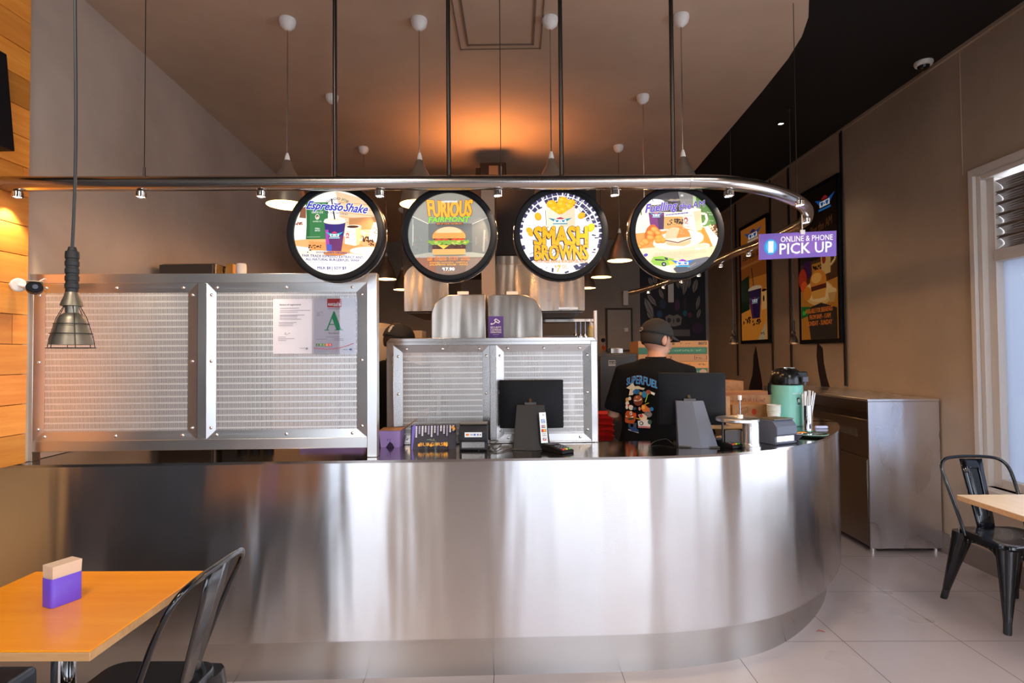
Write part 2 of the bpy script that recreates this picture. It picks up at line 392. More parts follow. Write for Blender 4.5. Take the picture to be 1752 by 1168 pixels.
# right wall with window holes
def wall_x(name, x0, x1, ya, yb, holes, m):
    mb = MB(); ys = ya
    for (h0, h1, z0, z1) in holes:
        mb.box(x0, x1, ys, h0, 0, HW); mb.box(x0, x1, h0, h1, 0, z0); mb.box(x0, x1, h0, h1, z1, HW); ys = h1
    mb.box(x0, x1, ys, yb, 0, HW); return struct(name, mb, m)
WZ0, WZ1 = .585, 2.70
wall_x('wall_right', XR, XR + .22, YF, YB, [(-3.0, .7, WZ0, WZ1), (1.05, 3.83, WZ0, WZ1)], M['wall_tan'])
# shopfront behind the viewer: doorway opening, dark piers, wide windows
mb = MB(); mb.box(-3.2, -2.25, YF - .2, YF, 0, HW); mb.box(-1.30, .35, YF - .2, YF, 0, HW); mb.box(3.2, 3.6, YF - .2, YF, 0, HW); mb.box(-2.25, 3.2, YF - .2, YF, 2.85, HW); mb.box(.35, 3.2, YF - .2, YF, 0, .12)
struct('wall_front', mb, M['wall_front'])
def shop_window(n, x0, x1, z0, z1, mull):
    t = thing(n, None, None, ((x0 + x1) / 2, YF - .1, z0)); t['kind'] = 'structure'
    mb = MB(); w = x1 - x0; h = z1 - z0
    for a in [-w / 2, w / 2 - .05] + [q - (x0 + x1) / 2 for q in mull]: mb.box(a, a + .05, -.04, .04, 0, h)
    mb.box(-w / 2, w / 2, -.04, .04, 0, .06); mb.box(-w / 2, w / 2, -.04, .04, h - .06, h)
    obj('frame', mb, M['black_matte'], t)
    g = MB(); g.box(-w / 2 + .02, w / 2 - .02, -.004, .004, .03, h - .03); obj('pane', g, M['glass'], t)
shop_window('window_2', -2.25, -1.30, 0, 2.85, [])
shop_window('window_3', .35, 3.2, .12, 2.85, [.85, 1.9, 2.25])
# right windows: painted frame, louvres above, glass below
mstone = M['frame_white']
def side_window(n, y0, y1):
    t = thing(n, None, None, (XR, y0, WZ0)); t['kind'] = 'structure'
    w = y1 - y0; h = WZ1 - WZ0; mb = MB(); zt = 2.135 - WZ0
    # outer trim on the wall face
    for a, b, c, d in ((w - .0, w + .04, -.03, h + .05), (-.04, 0, -.03, h + .05)): mb.box(-.025, .03, a, b, c, d)
    mb.box(-.025, .03, 0, w, h, h + .05)
    # jambs, head, transom
    mb.box(.0, .2, w - .035, w, 0, h); mb.box(.0, .2, 0, .035, 0, h); mb.box(0, .2, .035, w - .035, h - .035, h)
    mb.box(.04, .14, w - .095, w - .035, 0, h - .035); mb.box(.04, .14, .035, .095, 0, h - .035); mb.box(.03, .16, .09, w - .09, zt - .04, zt + .04); mb.box(.04, .14, .095, w - .095, 0, .06)
    km = w - 1.0
    for k in (km,): mb.box(.04, .14, k - .03, k + .03, 0, zt)
    obj('window_frame', mb, mstone, t, bev=.003)
    s = MB(); s.box(-.07, .2, -.06, w + .06, -.035, 0); obj('window_sill', s, mstone, t, bev=.006)
    g = MB(); g.quad([(.09, km, .05), (.09, km, zt - .03), (.09, w - .08, zt - .03), (.09, w - .08, .05)]); obj('pane', g, M['frosted'] if n == 'window_1' else M['glass'], t)
    g = MB(); g.quad([(.09, .08, .05), (.09, .08, zt - .03), (.09, km, zt - .03), (.09, km, .05)]); obj('pane', g, M['glass'], t)
    for k in range(6):
        zc = zt + .085 + k * (h - zt - .12) / 6; l = MB(); pr = []
        for i in range(9):
            a = math.pi * i / 8; pr.append((.035 + .10 * math.sin(a) * .55 + .01, zc - .047 + .094 * i / 8))
        for (xa, za), (xb, zb) in zip(pr, pr[1:]): l.quad([(xa, .10, za), (xa, w - .10, za), (xb, w - .10, zb), (xb, .10, zb)])
        obj('louvre_slat', l, M['louvre'], t, solid=.004)
M['louvre'] = mat('louvre_metal', (.50, .46, .45), .35, .6)
side_window('window_1', 1.05, 3.83)
side_window('window_4', -3.0, .7)
mb = MB(); mb.box(XR + .22, 5.2, -6, 12, -.12, -.02); struct('floor_lane', mb, paint('lane', (.30, .30, .31), .8))
# baseboard
mb = MB(); mb.box(XR - .014, XR, YF, YB, 0, .15); struct('baseboard_right', mb, M['base'], bev=.002)
# vertical panel joints / conduits on the right wall
mt = mat('joint_dark_metal', (.05, .035, .03), .35, .5); tn = 0
for px, y0 in ((1446, 232), (1354, 300), (1322, 320), (1262, 350)):
    p = at(px, 600, X=XR - .005); tn += 1
    mb = MB(); mb.box(XR - .012, XR - .0005, p.y - .016, p.y + .016, 1.17, HW - .02); struct('trim_%d' % tn, mb, mt)
    mb = MB(); mb.cyl((XR - .018, p.y - .035, 1.17), (XR - .018, p.y - .035, HW - .02), .007, 10); struct('trim_%d' % (tn + 10), mb, M['dark_rod'])
p = at(1644, 200, X=XR); mb = MB(); mb.box(XR - .004, XR - .0005, p.y - .006, p.y + .006, 2.74, HW); struct('trim_5', mb, M['wall_tan'])
mb = MB(); mb.box(XR - .02, XR - .0005, YF, YB, HW - .025, HW); struct('trim_6', mb, M['wall_tan'])
# access hatch frame in the dropped ceiling
mb = MB(); a, b = at(800, 76, Z=3.388), at(912, 76, Z=3.388)
for (x0, x1, y0, y1) in ((a.x, b.x, a.y, a.y + .012), (a.x, b.x, a.y - .55, a.y - .538), (a.x - .006, a.x + .006, a.y - .55, a.y + .012), (b.x - .006, b.x + .006, a.y - .55, a.y + .012), (a.x - .05, b.x + .05, a.y + .05, a.y + .056), (a.x - .05, a.x - .044, a.y - .55, a.y + .056), (b.x + .044, b.x + .05, a.y - .55, a.y + .056)):
    mb.box(x0, x1, y0, y1, 3.384, 3.389)
struct('trim_7', mb, mat('hatch_seam', (.16, .11, .08), .6))

# fill lamps added to brighten the room, unseen behind and above the viewer
for k, (x, y) in enumerate(FILL_LAMPS):
    t = thing('fill_lamp', 'added square fill lamp over the %s of the dining area' % ('front left', 'front right', 'inner left', 'inner right')[k], 'fill lamp', (x, y, HW), 0, 'added fill lamps over the dining area')
    mb = MB(); mb.box(-.33, .33, -.33, .33, -.03, -.001); obj('casing', mb, M['white_plastic'], t)
    l = bpy.data.lights.new('fill_light', 'AREA'); l.size = .6; l.energy = FILL_W; l.color = (1, .86, .72); o = bpy.data.objects.new('light', l); link(o, t); o.location = (0, 0, -.035)
# ================================================================ COUNTER
CT = 1.025
front = [at(px, py, Z=CT) for px, py in ((-40, 796.5), (200, 793), (400, 790), (640, 787), (954, 782.5), (1080, 781), (1192, 778), (1297.6, 771.5), (1363, 763), (1411, 750), (1433, 738), (1436, 729), (1430, 720.5))]
front = [(p.x, p.y) for p in front]; _d = (front[2][1] - front[1][1]) / (front[2][0] - front[1][0]); front[0] = (XL - .44, front[1][1] + _d * (XL - .44 - front[1][0]))
def smooth_path(pts, n=8):
    P = [Vector((*q, 0)) for q in pts]; out = []
    for i in range(len(P) - 1):
        p0, p1, p2, p3 = P[max(i - 1, 0)], P[i], P[i + 1], P[min(i + 2, len(P) - 1)]
        for k in range(n):
            t = k / n; out.append(.5 * ((2 * p1) + (p2 - p0) * t + (2 * p0 - 5 * p1 + 4 * p2 - p3) * t * t + (3 * p1 - p0 - 3 * p2 + p3) * t ** 3))
    out.append(P[-1]); return [(q.x, q.y) for q in out]
# straight run then relaxed curve
curve = smooth_path(front, 8)
for _ in range(30):
    curve = [curve[0]] + [((curve[i - 1][0] + 2 * curve[i][0] + curve[i + 1][0]) / 4, (curve[i - 1][1] + 2 * curve[i][1] + curve[i + 1][1]) / 4) for i in range(1, len(curve) - 1)] + [curve[-1]]
curve.append((curve[-1][0] + .0, 4.75))
def offset(path, d):
    out = []
    for i, p in enumerate(path):
        a, b = path[max(i - 1, 0)], path[min(i + 1, len(path) - 1)]; dx, dy = b[0] - a[0], b[1] - a[1]; l = math.hypot(dx, dy)
        out.append((p[0] - dy / l * d, p[1] + dx / l * d))
    return out
def strip(mb, pa, pb, z0, z1, m=0):
    """closed wall between two offset paths"""
    n = len(pa)
    A0 = [mb.p((*q, z0)) for q in pa]; A1 = [mb.p((*q, z1)) for q in pa]; B0 = [mb.p((*q, z0)) for q in pb]; B1 = [mb.p((*q, z1)) for q in pb]
    for i in range(n - 1):
        mb.face((A0[i], A0[i + 1], A1[i + 1], A1[i]), m); mb.face((B0[i + 1], B0[i], B1[i], B1[i + 1]), m)
        mb.face((A1[i], A1[i + 1], B1[i + 1], B1[i]), m); mb.face((A0[i + 1], A0[i], B0[i], B0[i + 1]), m)
    mb.face((A0[0], A1[0], B1[0], B0[0]), m); mb.face((A0[-1], B0[-1], B1[-1], A1[-1]), m)
counter = thing('service_counter', 'long curved brushed stainless steel service counter with recessed kickboard', 'counter', (0, 0, 0))
mb = MB(); strip(mb, curve, offset(curve, .03), .215, CT - .012); obj('front_panel', mb, M['steel_front'], counter, sharp=50)
mb = MB(); kc = offset(curve, .085); strip(mb, kc, offset(curve, .11), 0, .235); obj('kickboard', mb, M['steel_kick'], counter, sharp=50, label='recessed brushed steel kickboard')
mb = MB(); inner = offset(curve, .44); strip(mb, offset(curve, -.004), inner, CT - .012, CT); obj('countertop', mb, M['steel_top'], counter, label='polished steel worktop')
mb = MB(); strip(mb, offset(curve, .38), offset(curve, .42), 0, CT - .013); obj('back_panel', mb, M['dark_steel'], counter)
# counter direction and the partitions standing on it
U = Vector((curve[30][0] - curve[8][0], curve[30][1] - curve[8][1], 0)).normalized(); V = Vector((-U.y, U.x, 0))   # V points into the kitchen
ANG = math.atan2(U.y, U.x)
def grille(t, P0, px_outer, panels, mids, top, bottom, screws, fl, depth=.05):
    """t: thing at P0 rotated by ANG; all measures taken on the partition's plane"""
    n = V
    def uv(px, py): q = at_plane(px, py, P0, n) - P0; return q.dot(U), q.z
    x0, x1 = px_outer; u0 = uv(x0, (top + bottom) / 2)[0]; u1 = uv(x1, (top + bottom) / 2)[0]; zt = uv((x0 + x1) / 2, top)[1]; zb = uv((x0 + x1) / 2, bottom)[1]
    return uv, u0, u1, zt, zb
def mitred(mb, o, i, yo, yi):
    """four sloping flange faces from outer rect o to inner rect i"""
    (a0, a1, b0, b1), (c0, c1, d0, d1) = o, i
    A = [(a0, yo, b0), (a1, yo, b0), (a1, yo, b1), (a0, yo, b1)]; B = [(c0, yi, d0), (c1, yi, d0), (c1, yi, d1), (c0, yi, d1)]
    for k in range(4): mb.quad([A[k], A[(k + 1) % 4], B[(k + 1) % 4], B[k]])
screw_mb = MB(); screw_mb.xf = Matrix.Rotation(R(90), 4, 'X'); screw_mb.lathe([(.0, .004), (.004, .0035), (.007, .001), (.007, -.002)], 12); screw_mb.xf = Matrix.Identity(4)
screw0 = None
def screw(parent, x, y, z):
    global screw0
    if screw0 is None: screw0 = obj('screw', screw_mb, M['chrome'], parent); o = screw0
    else: o = screw0.copy(); link(o, parent)
    o.location = (x, y, z)
def partition(name, label, P0, outer, bays, top, bottom, flz, ztop_lip):
    t = thing(name, label, 'partition', P0, ANG)
    n = V
    def uv(px, py): q = at_plane(px, py, P0, n) - P0; return q.dot(U), q.z
    my = (top + bottom) / 2; mx = sum(outer) / 2
    u0, u1 = uv(outer[0], my)[0], uv(outer[1], my)[0]; zt = uv(mx, top)[1]; zb = uv(mx, bottom)[1]
    return t, uv, u0, u1, zt, zb
# --- big left partition
_k = min(range(len(curve)), key=lambda i: abs(curve[i][0] + .97)); P0 = Vector((curve[_k][0], curve[_k][1], CT)) + V * .10
tP, uv, u0, u1, zt, zb = partition('grille_partition', 'tall wide stainless partition with two perforated bays on the left end of the counter', P0, (47, 647), None, 469, 768, 0, 0)
z_c = .001
mb = MB(); W = .05
# posts and rails (open box frame)
b0x0, b0x1 = uv(64, 600)[0], uv(342, 600)[0]; b1x0, b1x1 = uv(358, 600)[0], uv(630, 600)[0]
zr1 = uv(350, 485)[1]; zr0 = uv(350, 750)[1]
mb.box(u0, b0x0, -W / 2, W / 2, z_c, zt - .03); mb.box(b1x1, u1, -W / 2 - .004, W / 2, z_c, zt)      # end posts
mb.box(b0x1, b1x0, -W / 2 + .002, W / 2, zr0, zr1)
mb.box(u0, b1x1, -W / 2, W / 2, zr1, zt); mb.box(b0x0, b1x1, -W / 2, W / 2, zb, zr0)
obj('frame', mb, M['steel_left'], tP, bev=.002)
for (xa, xb, fa, fb) in ((64, 342, 82, 325), (358, 630, 373, 612)):
    o = (uv(xa, 600)[0], uv(xb, 600)[0], zr0, zr1); i = (uv(fa, 600)[0], uv(fb, 600)[0], uv(350, 735)[1], uv(350, 501)[1])
    mb = MB(); mitred(mb, o, i, -W / 2 + .001, -W / 2 + .008); obj('flange', mb, M['steel_left'], tP, sharp=10)
    mb = MB(); mb.quad([(i[0], -W / 2 + .0085, i[2]), (i[1], -W / 2 + .0085, i[2]), (i[1], -W / 2 + .0085, i[3]), (i[0], -W / 2 + .0085, i[3])]); mb.quad([(i[1], W / 2 - .006, i[2]), (i[0], W / 2 - .006, i[2]), (i[0], W / 2 - .006, i[3]), (i[1], W / 2 - .006, i[3])]) if False else None
    obj('perforated_sheet', mb, M['perf'], tP)
    xm0, xm1 = (o[0] + i[0]) / 2, (o[1] + i[1]) / 2; zm0, zm1 = (o[2] + i[2]) / 2, (o[3] + i[3]) / 2; yy = -W / 2 + .002
    for x in (i[0] + .005, (i[0] + i[1]) / 2, i[1] - .02):
        screw(tP, x, yy, zm0); screw(tP, x, yy, zm1)
    for z in (i[2] + .012, (i[2] + i[3]) / 2, i[3] - .012):
        screw(tP, xm0, yy, z); screw(tP, xm1, yy, z)
PL = (P0, uv)
# --- small partition behind the tills
P1 = Vector((at(842, 757, Z=CT).x, at(842, 757, Z=CT).y, CT)) - V * .01
tS, uv2, u0, u1, zt, zb = partition('grille_partition', 'lower stainless partition with two perforated bays behind the first till screen', P1, (663, 1021), None, 578, 760, 0, 0)
b0x0, b0x1 = uv2(675, 650)[0], uv2(838, 650)[0]; b1x0, b1x1 = uv2(849, 650)[0], uv2(1010, 650)[0]
zr1 = uv2(840, 590)[1]; zr0 = .012
mb = MB(); mb.box(u0, b0x0, -W / 2, W / 2, .001, zt - .02); mb.box(b1x1, u1, -W / 2, W / 2, .001, zt - .02); mb.box(b0x1, b1x0, -W / 2 + .002, W / 2, zr0, zr1)
mb.box(b0x0, b1x1, -W / 2, W / 2, zr1, zt - .001)
mb.box(b0x0, b1x1, -W / 2, W / 2, .001, zr0)
mb.prism([(u0, zt - .02), (u1, zt - .02), (u1 - .02, zt), (u0 + .02, zt)], -W / 2 - .004, W / 2 + .004, axis='y')
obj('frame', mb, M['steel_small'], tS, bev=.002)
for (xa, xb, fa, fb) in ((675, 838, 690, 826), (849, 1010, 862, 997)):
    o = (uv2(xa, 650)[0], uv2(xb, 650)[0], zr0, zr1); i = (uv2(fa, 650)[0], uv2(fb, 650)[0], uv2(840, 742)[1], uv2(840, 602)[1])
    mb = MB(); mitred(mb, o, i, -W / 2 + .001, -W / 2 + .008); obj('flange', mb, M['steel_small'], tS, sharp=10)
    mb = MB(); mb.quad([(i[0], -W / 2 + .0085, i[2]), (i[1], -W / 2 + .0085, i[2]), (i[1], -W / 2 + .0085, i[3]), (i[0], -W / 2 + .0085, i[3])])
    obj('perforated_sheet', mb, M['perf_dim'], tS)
    xm0, xm1 = (o[0] + i[0]) / 2, (o[1] + i[1]) / 2; zm0, zm1 = (o[2] + i[2]) / 2, (o[3] + i[3]) / 2; yy = -W / 2 + .002
    for x in (i[0] + .02, (i[0] + i[1]) / 2, i[1] - .02):
        screw(tS, x, yy, zm0); screw(tS, x, yy, zm1)
    for z in (i[2] + .02, (i[2] + i[3]) / 2, i[3] - .02):
        screw(tS, xm0, yy, z); screw(tS, xm1, yy, z)
# --- notices taped to the big partition
def on_plane_art(name, label, cat, P0, uvf, px0, px1, py0, py1, page, yoff, m, thick=.0008, group=None, white='ddd8e0'):
    a = uvf(px0, py1); b = uvf(px1, py0)
    t = thing(name, label, cat, P0 + U * a[0] + V * yoff + Vector((0, 0, a[1])), ANG, group)
    w, h = b[0] - a[0], b[1] - a[1]; mb = MB(); mb.box(0, w, 0, thick, 0, h, 0, lin(white))
    return t, mb, Art(mb, page, (0, 0, h), (w, 0, 0), (0, 0, -h), (0, -1, 0)), w, h
yo = -W / 2 + .002
t, mb, A, w, h = on_plane_art('notice', 'plain white letter notice taped to the left partition', 'notice', *PL, 470, 540, 512, 605, (70, 120, 745, 1070), yo, M['print'], white='e2dce4')
A.text('Notice of registration', 180, 205, 530, 240, '504c55', .01)
for x0, x1, y in ((190, 500, 280), (190, 690, 320), (190, 480, 350), (190, 590, 400), (185, 480, 418), (185, 470, 447), (180, 540, 472), (170, 460, 530), (175, 410, 553), (170, 405, 583), (165, 290, 785), (165, 430, 810), (165, 300, 838)):
    A.rect(x0, y - 4, x1, y + 4, '8f8a96')
A.line([(270, 740), (285, 700), (290, 745), (325, 735), (345, 708), (360, 730)], 5, '77727f'); A.scrib(520, 970, 610, 985, '55505a'); A.ell(635, 985, 20, 20, '8a86a0')
obj('sheet', mb, M['print'], t)
t, mb, A, w, h = on_plane_art('notice', 'food grade certificate with large green letter A taped to the left partition', 'certificate', *PL, 540, 611, 511, 605, (790, 110, 1490, 1065), yo - .0004, M['print'], white='d2ccd6')
A.rect(1010, 115, 1250, 262, 'c01c14'); A.text('eatsafe', 1025, 175, 1230, 235, 'ffffff', .015); A.rect(1120, 238, 1225, 243, 'ffffff')
A.rect(1030, 274, 1230, 280, 'b06060'); A.rect(1010, 292, 1245, 298, '807080')
A.poly([(1118, 335), (1135, 335), (1250, 650), (1280, 650), (1280, 662), (1135, 662), (1135, 650), (1165, 650), (1095, 455)], '12915a')
A.poly([(1118, 335), (1128, 372), (1020, 650), (1045, 650), (1045, 662), (965, 662), (965, 650), (1000, 650)], '12915a'); A.rect(1045, 553, 1150, 568, '12915a')
A.text('Excellent', 1040, 695, 1210, 725, '5a5560'); A.scrib(840, 340, 950, 358, '605a66'); A.scrib(840, 368, 950, 386, '605a66'); A.scrib(840, 396, 940, 414, '605a66')
for x0, x1, y in ((990, 1230, 778), (840, 1010, 815), (1130, 1290, 812), (1130, 1300, 836)): A.rect(x0, y - 3, x1, y + 3, '77727f')
for k, c in enumerate(('3f6b2a', '4f7d2e', '5b8a33', 'f07030', 'd83028')): A.rect(832 + k * 53, 893, 885 + k * 53, 932, c); A.text('ABCDE'[k], 850 + k * 53, 900, 870 + k * 53, 924, 'ffffff')
A.line([(800, 965), (900, 980), (1010, 988), (1120, 985), (1230, 965), (1340, 935), (1460, 890)], 9, 'c83848'); A.scrib(1250, 985, 1380, 1005, '4c5470'); A.ell(1410, 995, 22, 18, '6070a0'); A.rect(850, 1018, 1010, 1028, '90b0c8')
so = obj('sheet', mb, M['print'], t)
mb = MB(); mb.box(-.008, w + .008, -.0045, -.004, -.004, h + .01); obj('plastic_sleeve', mb, M['sleeve'], t, label='clear crinkled plastic sleeve')
# ================================================================ OVERHEAD PIPE, RODS, SPOTLIGHTS
PZ = 2.256
pp = [at(px, py, Z=PZ) for px, py in ((-2, 314.5), (300, 314), (640, 313), (900, 312), (1180, 311), (1250, 313.5), (1305, 322), (1345, 335), (1374, 351), (1381, 366), (1369, 384), (1300, 417), (1258, 432), (1184, 467), (1110, 493))]
pp = [(p.x, p.y) for p in pp]; pp.append((pp[-1][0] - .12, 6.9)); 
pc = smooth_path(pp, 8)
for _ in range(6): pc = [pc[0]] + [((pc[i - 1][0] + 2 * pc[i][0] + pc[i + 1][0]) / 4, (pc[i - 1][1] + 2 * pc[i][1] + pc[i + 1][1]) / 4) for i in range(1, len(pc) - 1)] + [pc[-1]]
pc[0] = (XL + .004, pc[0][1])
rail = thing('lighting_rail', 'thick curved stainless pipe rail hanging above the counter', 'rail', (0, 0, PZ))
mb = MB(); mb.tube([(x, y, 0) for x, y in pc], .032, 24); obj('pipe', mb, M['steel_pipe'], rail)
j = at(1180, 311, Z=PZ); mb = MB(); mb.tube([(j.x - .004, j.y, 0), (j.x + .004, j.y, 0)], .0335, 24); obj('joint_ring', mb, M['steel_pipe'], rail)
def rail_y(x, near=True):
    best = min((abs(a - x) + (0 if (b < 3.1) == near else 9), b) for a, b in pc); return best[1]
YP = rail_y(0)
for k, (a, b) in enumerate(((573, 'above the milkshake sign'), (768, 'above the burger sign'), (961, 'above the yellow lettered sign'), (1152, 'above the breakfast sign'))):
    p = at(a, 300, Y=rail_y(at(a, 300, Y=2.45).x)); mb = MB(); mb.cyl((0, 0, .03), (0, 0, HW - PZ), .0095, 12)
    mb.lathe([(.03, HW - PZ - .012), (.03, HW - PZ)], 20, caps=True)
    o = obj('suspension_rod', mb, M['dark_rod'], loc=(p.x, p.y + .0, PZ)); tag(o, 'dark metal ceiling rod holding the pipe rail ' + b, 'rod', 'ceiling rods of the pipe rail')
for a, b, lab in ((247, 302, 'thin wire holding the left end of the pipe rail, left of the first sign'), (857, 300, 'thin wire holding the pipe rail between the second and third rods'), (1364, 352, 'thin wire holding the curved right end of the pipe rail')):
    p = at(a, b, Z=PZ + .03); h = (HW if b > 310 or True else 3.39) - PZ; mb = MB(); mb.cyl((0, 0, .03), (0, 0, h), .0018, 6); mb.cyl((0, 0, .028), (0, 0, .07), .005, 8)
    o = obj('hanging_wire', mb, M['dark_rod'], loc=(p.x, p.y, PZ)); tag(o, lab, 'wire', 'wires of the pipe rail')
def spot_thing():
    t = thing('spotlight', 'x', 'spotlight', (0, 0, 0), 0, 'small spotlights under the pipe rail')
    mb = MB(); mb.cyl((0, 0, .012), (0, 0, -.004), .006, 8); mb.lathe([(.0, 0), (.016, -.001), (.021, -.006), (.022, -.026), (.019, -.029), (.017, -.024)], 20); obj('housing', mb, M['chrome'], t)
    mb = MB(); mb.lathe([(.0, -.0275), (.016, -.0255)], 16); obj('lens', mb, M['lens'], t)
    return t
def spot_light(t, e, cone=70, col=(1, .80, .55)):
    l = bpy.data.lights.new('spot', 'SPOT'); l.energy = e; l.spot_size = R(cone); l.spot_blend = .6; l.color = col; l.shadow_soft_size = .015
    o = bpy.data.objects.new('light', l); link(o, t); o.location = (0, 0, -.032); return o
sl = spot_thing(); first = True
SP = [(30, 329, 'at the pine boards, leftmost'), (241, 329, 'far left of the milkshake sign'), (447, 329, 'just left of the milkshake sign'), (650, 328, 'between the milkshake and burger signs'), (852, 327, 'between the burger and yellow lettered signs'), (1052, 326, 'between the yellow lettered and breakfast signs'), (1247, 325, 'just right of the breakfast sign'), (1369, 348, 'at the right bend, front one'), (1379, 378, 'right above the purple pick up sign')]
for k, (px, py, lab) in enumerate(SP):
    p = at(px, py + 1, Z=PZ - .05)
    if k < 7: p = at(px, py, Y=rail_y(at(px, py, Y=2.45).x)); z = PZ - .032
    else: p = at(px, py, Z=PZ - .05); z = PZ - .032
    if first: t = sl; first = False; t.location = (p.x, p.y, z)
    else: t = dup(sl, (p.x, p.y, z))
    tag(t, 'small chrome spotlight under the pipe rail, ' + lab)
    spot_light(t, 16 if k == 0 else (1.2 if k > 6 else 4))
    if k == 0: [c for c in t.children if c.type == 'LIGHT'][0].rotation_euler = (R(8), R(22), 0)
for k, (px, py, lab) in enumerate(((1258, 437, 'nearest of those behind the pick up sign'), (1216, 456, 'right beside the edge of the breakfast sign'), (1183, 472, 'below the breakfast sign, nearest one'), (1155, 483, 'below the breakfast sign, second one'), (1132, 493, 'in front of the dark mural, second farthest'), (1111, 501, 'above the man in the cap, farthest one'))):
    p = at(px, py, Z=PZ - .055); x = min(pc, key=lambda q: abs(q[1] - p.y) + (0 if q[1] > 3.2 else 50))[0]
    t = dup(sl, (x, p.y, PZ - .032)); tag(t, 'small chrome spotlight on the rail, ' + lab)
    for c in [c for c in t.children if c.type == 'LIGHT']: c.data = c.data.copy(); c.data.energy = 2

# ================================================================ ROUND MENU SIGNS
SC_Y = YP + .072
def menu_sign(px, py, rpx, label, draw, page_c, page_r, lo):
    sy = rail_y(at(px, py, Y=2.5).x) + .072; p = at(px, py, Y=sy - .02); Rr = rpx / FP * (sy - .02)
    t = thing('menu_sign', label, 'sign', (p.x, sy, p.z), 0, 'round backlit menu signs')
    mb = MB(); mb.xf = Matrix.Rotation(R(90), 4, 'X'); ri = Rr * .868
    mb.lathe([(ri, -.000), (ri, .016), (ri + .008, .020), (Rr - .006, .020), (Rr, .014), (Rr, -.034), (Rr - .004, -.038)], 72); obj('rim', mb, M['black_plastic'], t)
    mb = MB(); mb.xf = Matrix.Rotation(R(90), 4, 'X'); mb.lathe([(Rr + .001, -.028), (Rr + .003, -.031), (Rr + .003, -.038), (Rr - .01, -.043), (.0, -.043)], 72); obj('back_shell', mb, M['chrome'], t, label='thin bright metal rim at the back of the sign')
    mb = MB(); clip = [(page_c[0] + page_r * math.cos(2 * math.pi * k / 64), page_c[1] + page_r * math.sin(2 * math.pi * k / 64)) for k in range(64)]
    A = Art(mb, (page_c[0] - page_r, page_c[1] - page_r, page_c[0] + page_r, page_c[1] + page_r), (-ri, -.002, ri), (2 * ri, 0, 0), (0, 0, -2 * ri), (0, -1, 0), clip=clip, step=.0001)
    draw(A); obj('backlit_face', mb, M['print_glow'], t)
    mb = MB(); mb.box(-.012, .012, .0, .012, Rr - .002, PZ - p.z + .028); mb.box(-.012, .012, -.038, .0, PZ - p.z + .020, PZ - p.z + .028) if False else None; obj('hanger_bracket', mb, M['black_plastic'], t)
    return t
def beans(A, x0, y0, x1, y1, n, c='4a2410', r=9, seed=1):
    q = random.Random(seed)
    for i in range(n): A.ell(q.uniform(x0, x1), q.uniform(y0, y1), r, r * .7, c, 8, q.uniform(0, 180))
def wings(A, cx, cy, w, h, ca, cb, cc):
    """winged badge mark"""
    A.poly([(cx - w, cy - h * .9), (cx - w * .35, cy - h * .5), (cx - w * .45, cy + h * .3)], ca); A.poly([(cx + w, cy - h * .9), (cx + w * .45, cy + h * .3), (cx + w * .35, cy - h * .5)], ca)
    A.poly([(cx - w * .3, cy - h * .75), (cx, cy - h * 1.1), (cx + w * .3, cy - h * .75), (cx + w * .3, cy - h * .5), (cx - w * .3, cy - h * .5)], cb)
    A.rect(cx - w * .5, cy - h * .35, cx + w * .5, cy + h * .45, 'ffffff'); A.poly([(cx - w * .42, cy - h * .22), (cx - w * .1, cy - h * .22), (cx - w * .16, cy + h * .25), (cx - w * .3, cy + h * .38)], ca); A.poly([(cx + w * .42, cy - h * .22), (cx + w * .1, cy - h * .22), (cx + w * .16, cy + h * .25), (cx + w * .3, cy + h * .38)], ca); A.ell(cx, cy + h * .08, w * .06, h * .16, ca, 5, -90); A.rect(cx - w * .6, cy + h * .65, cx + w * .6, cy + h * .95, cc)
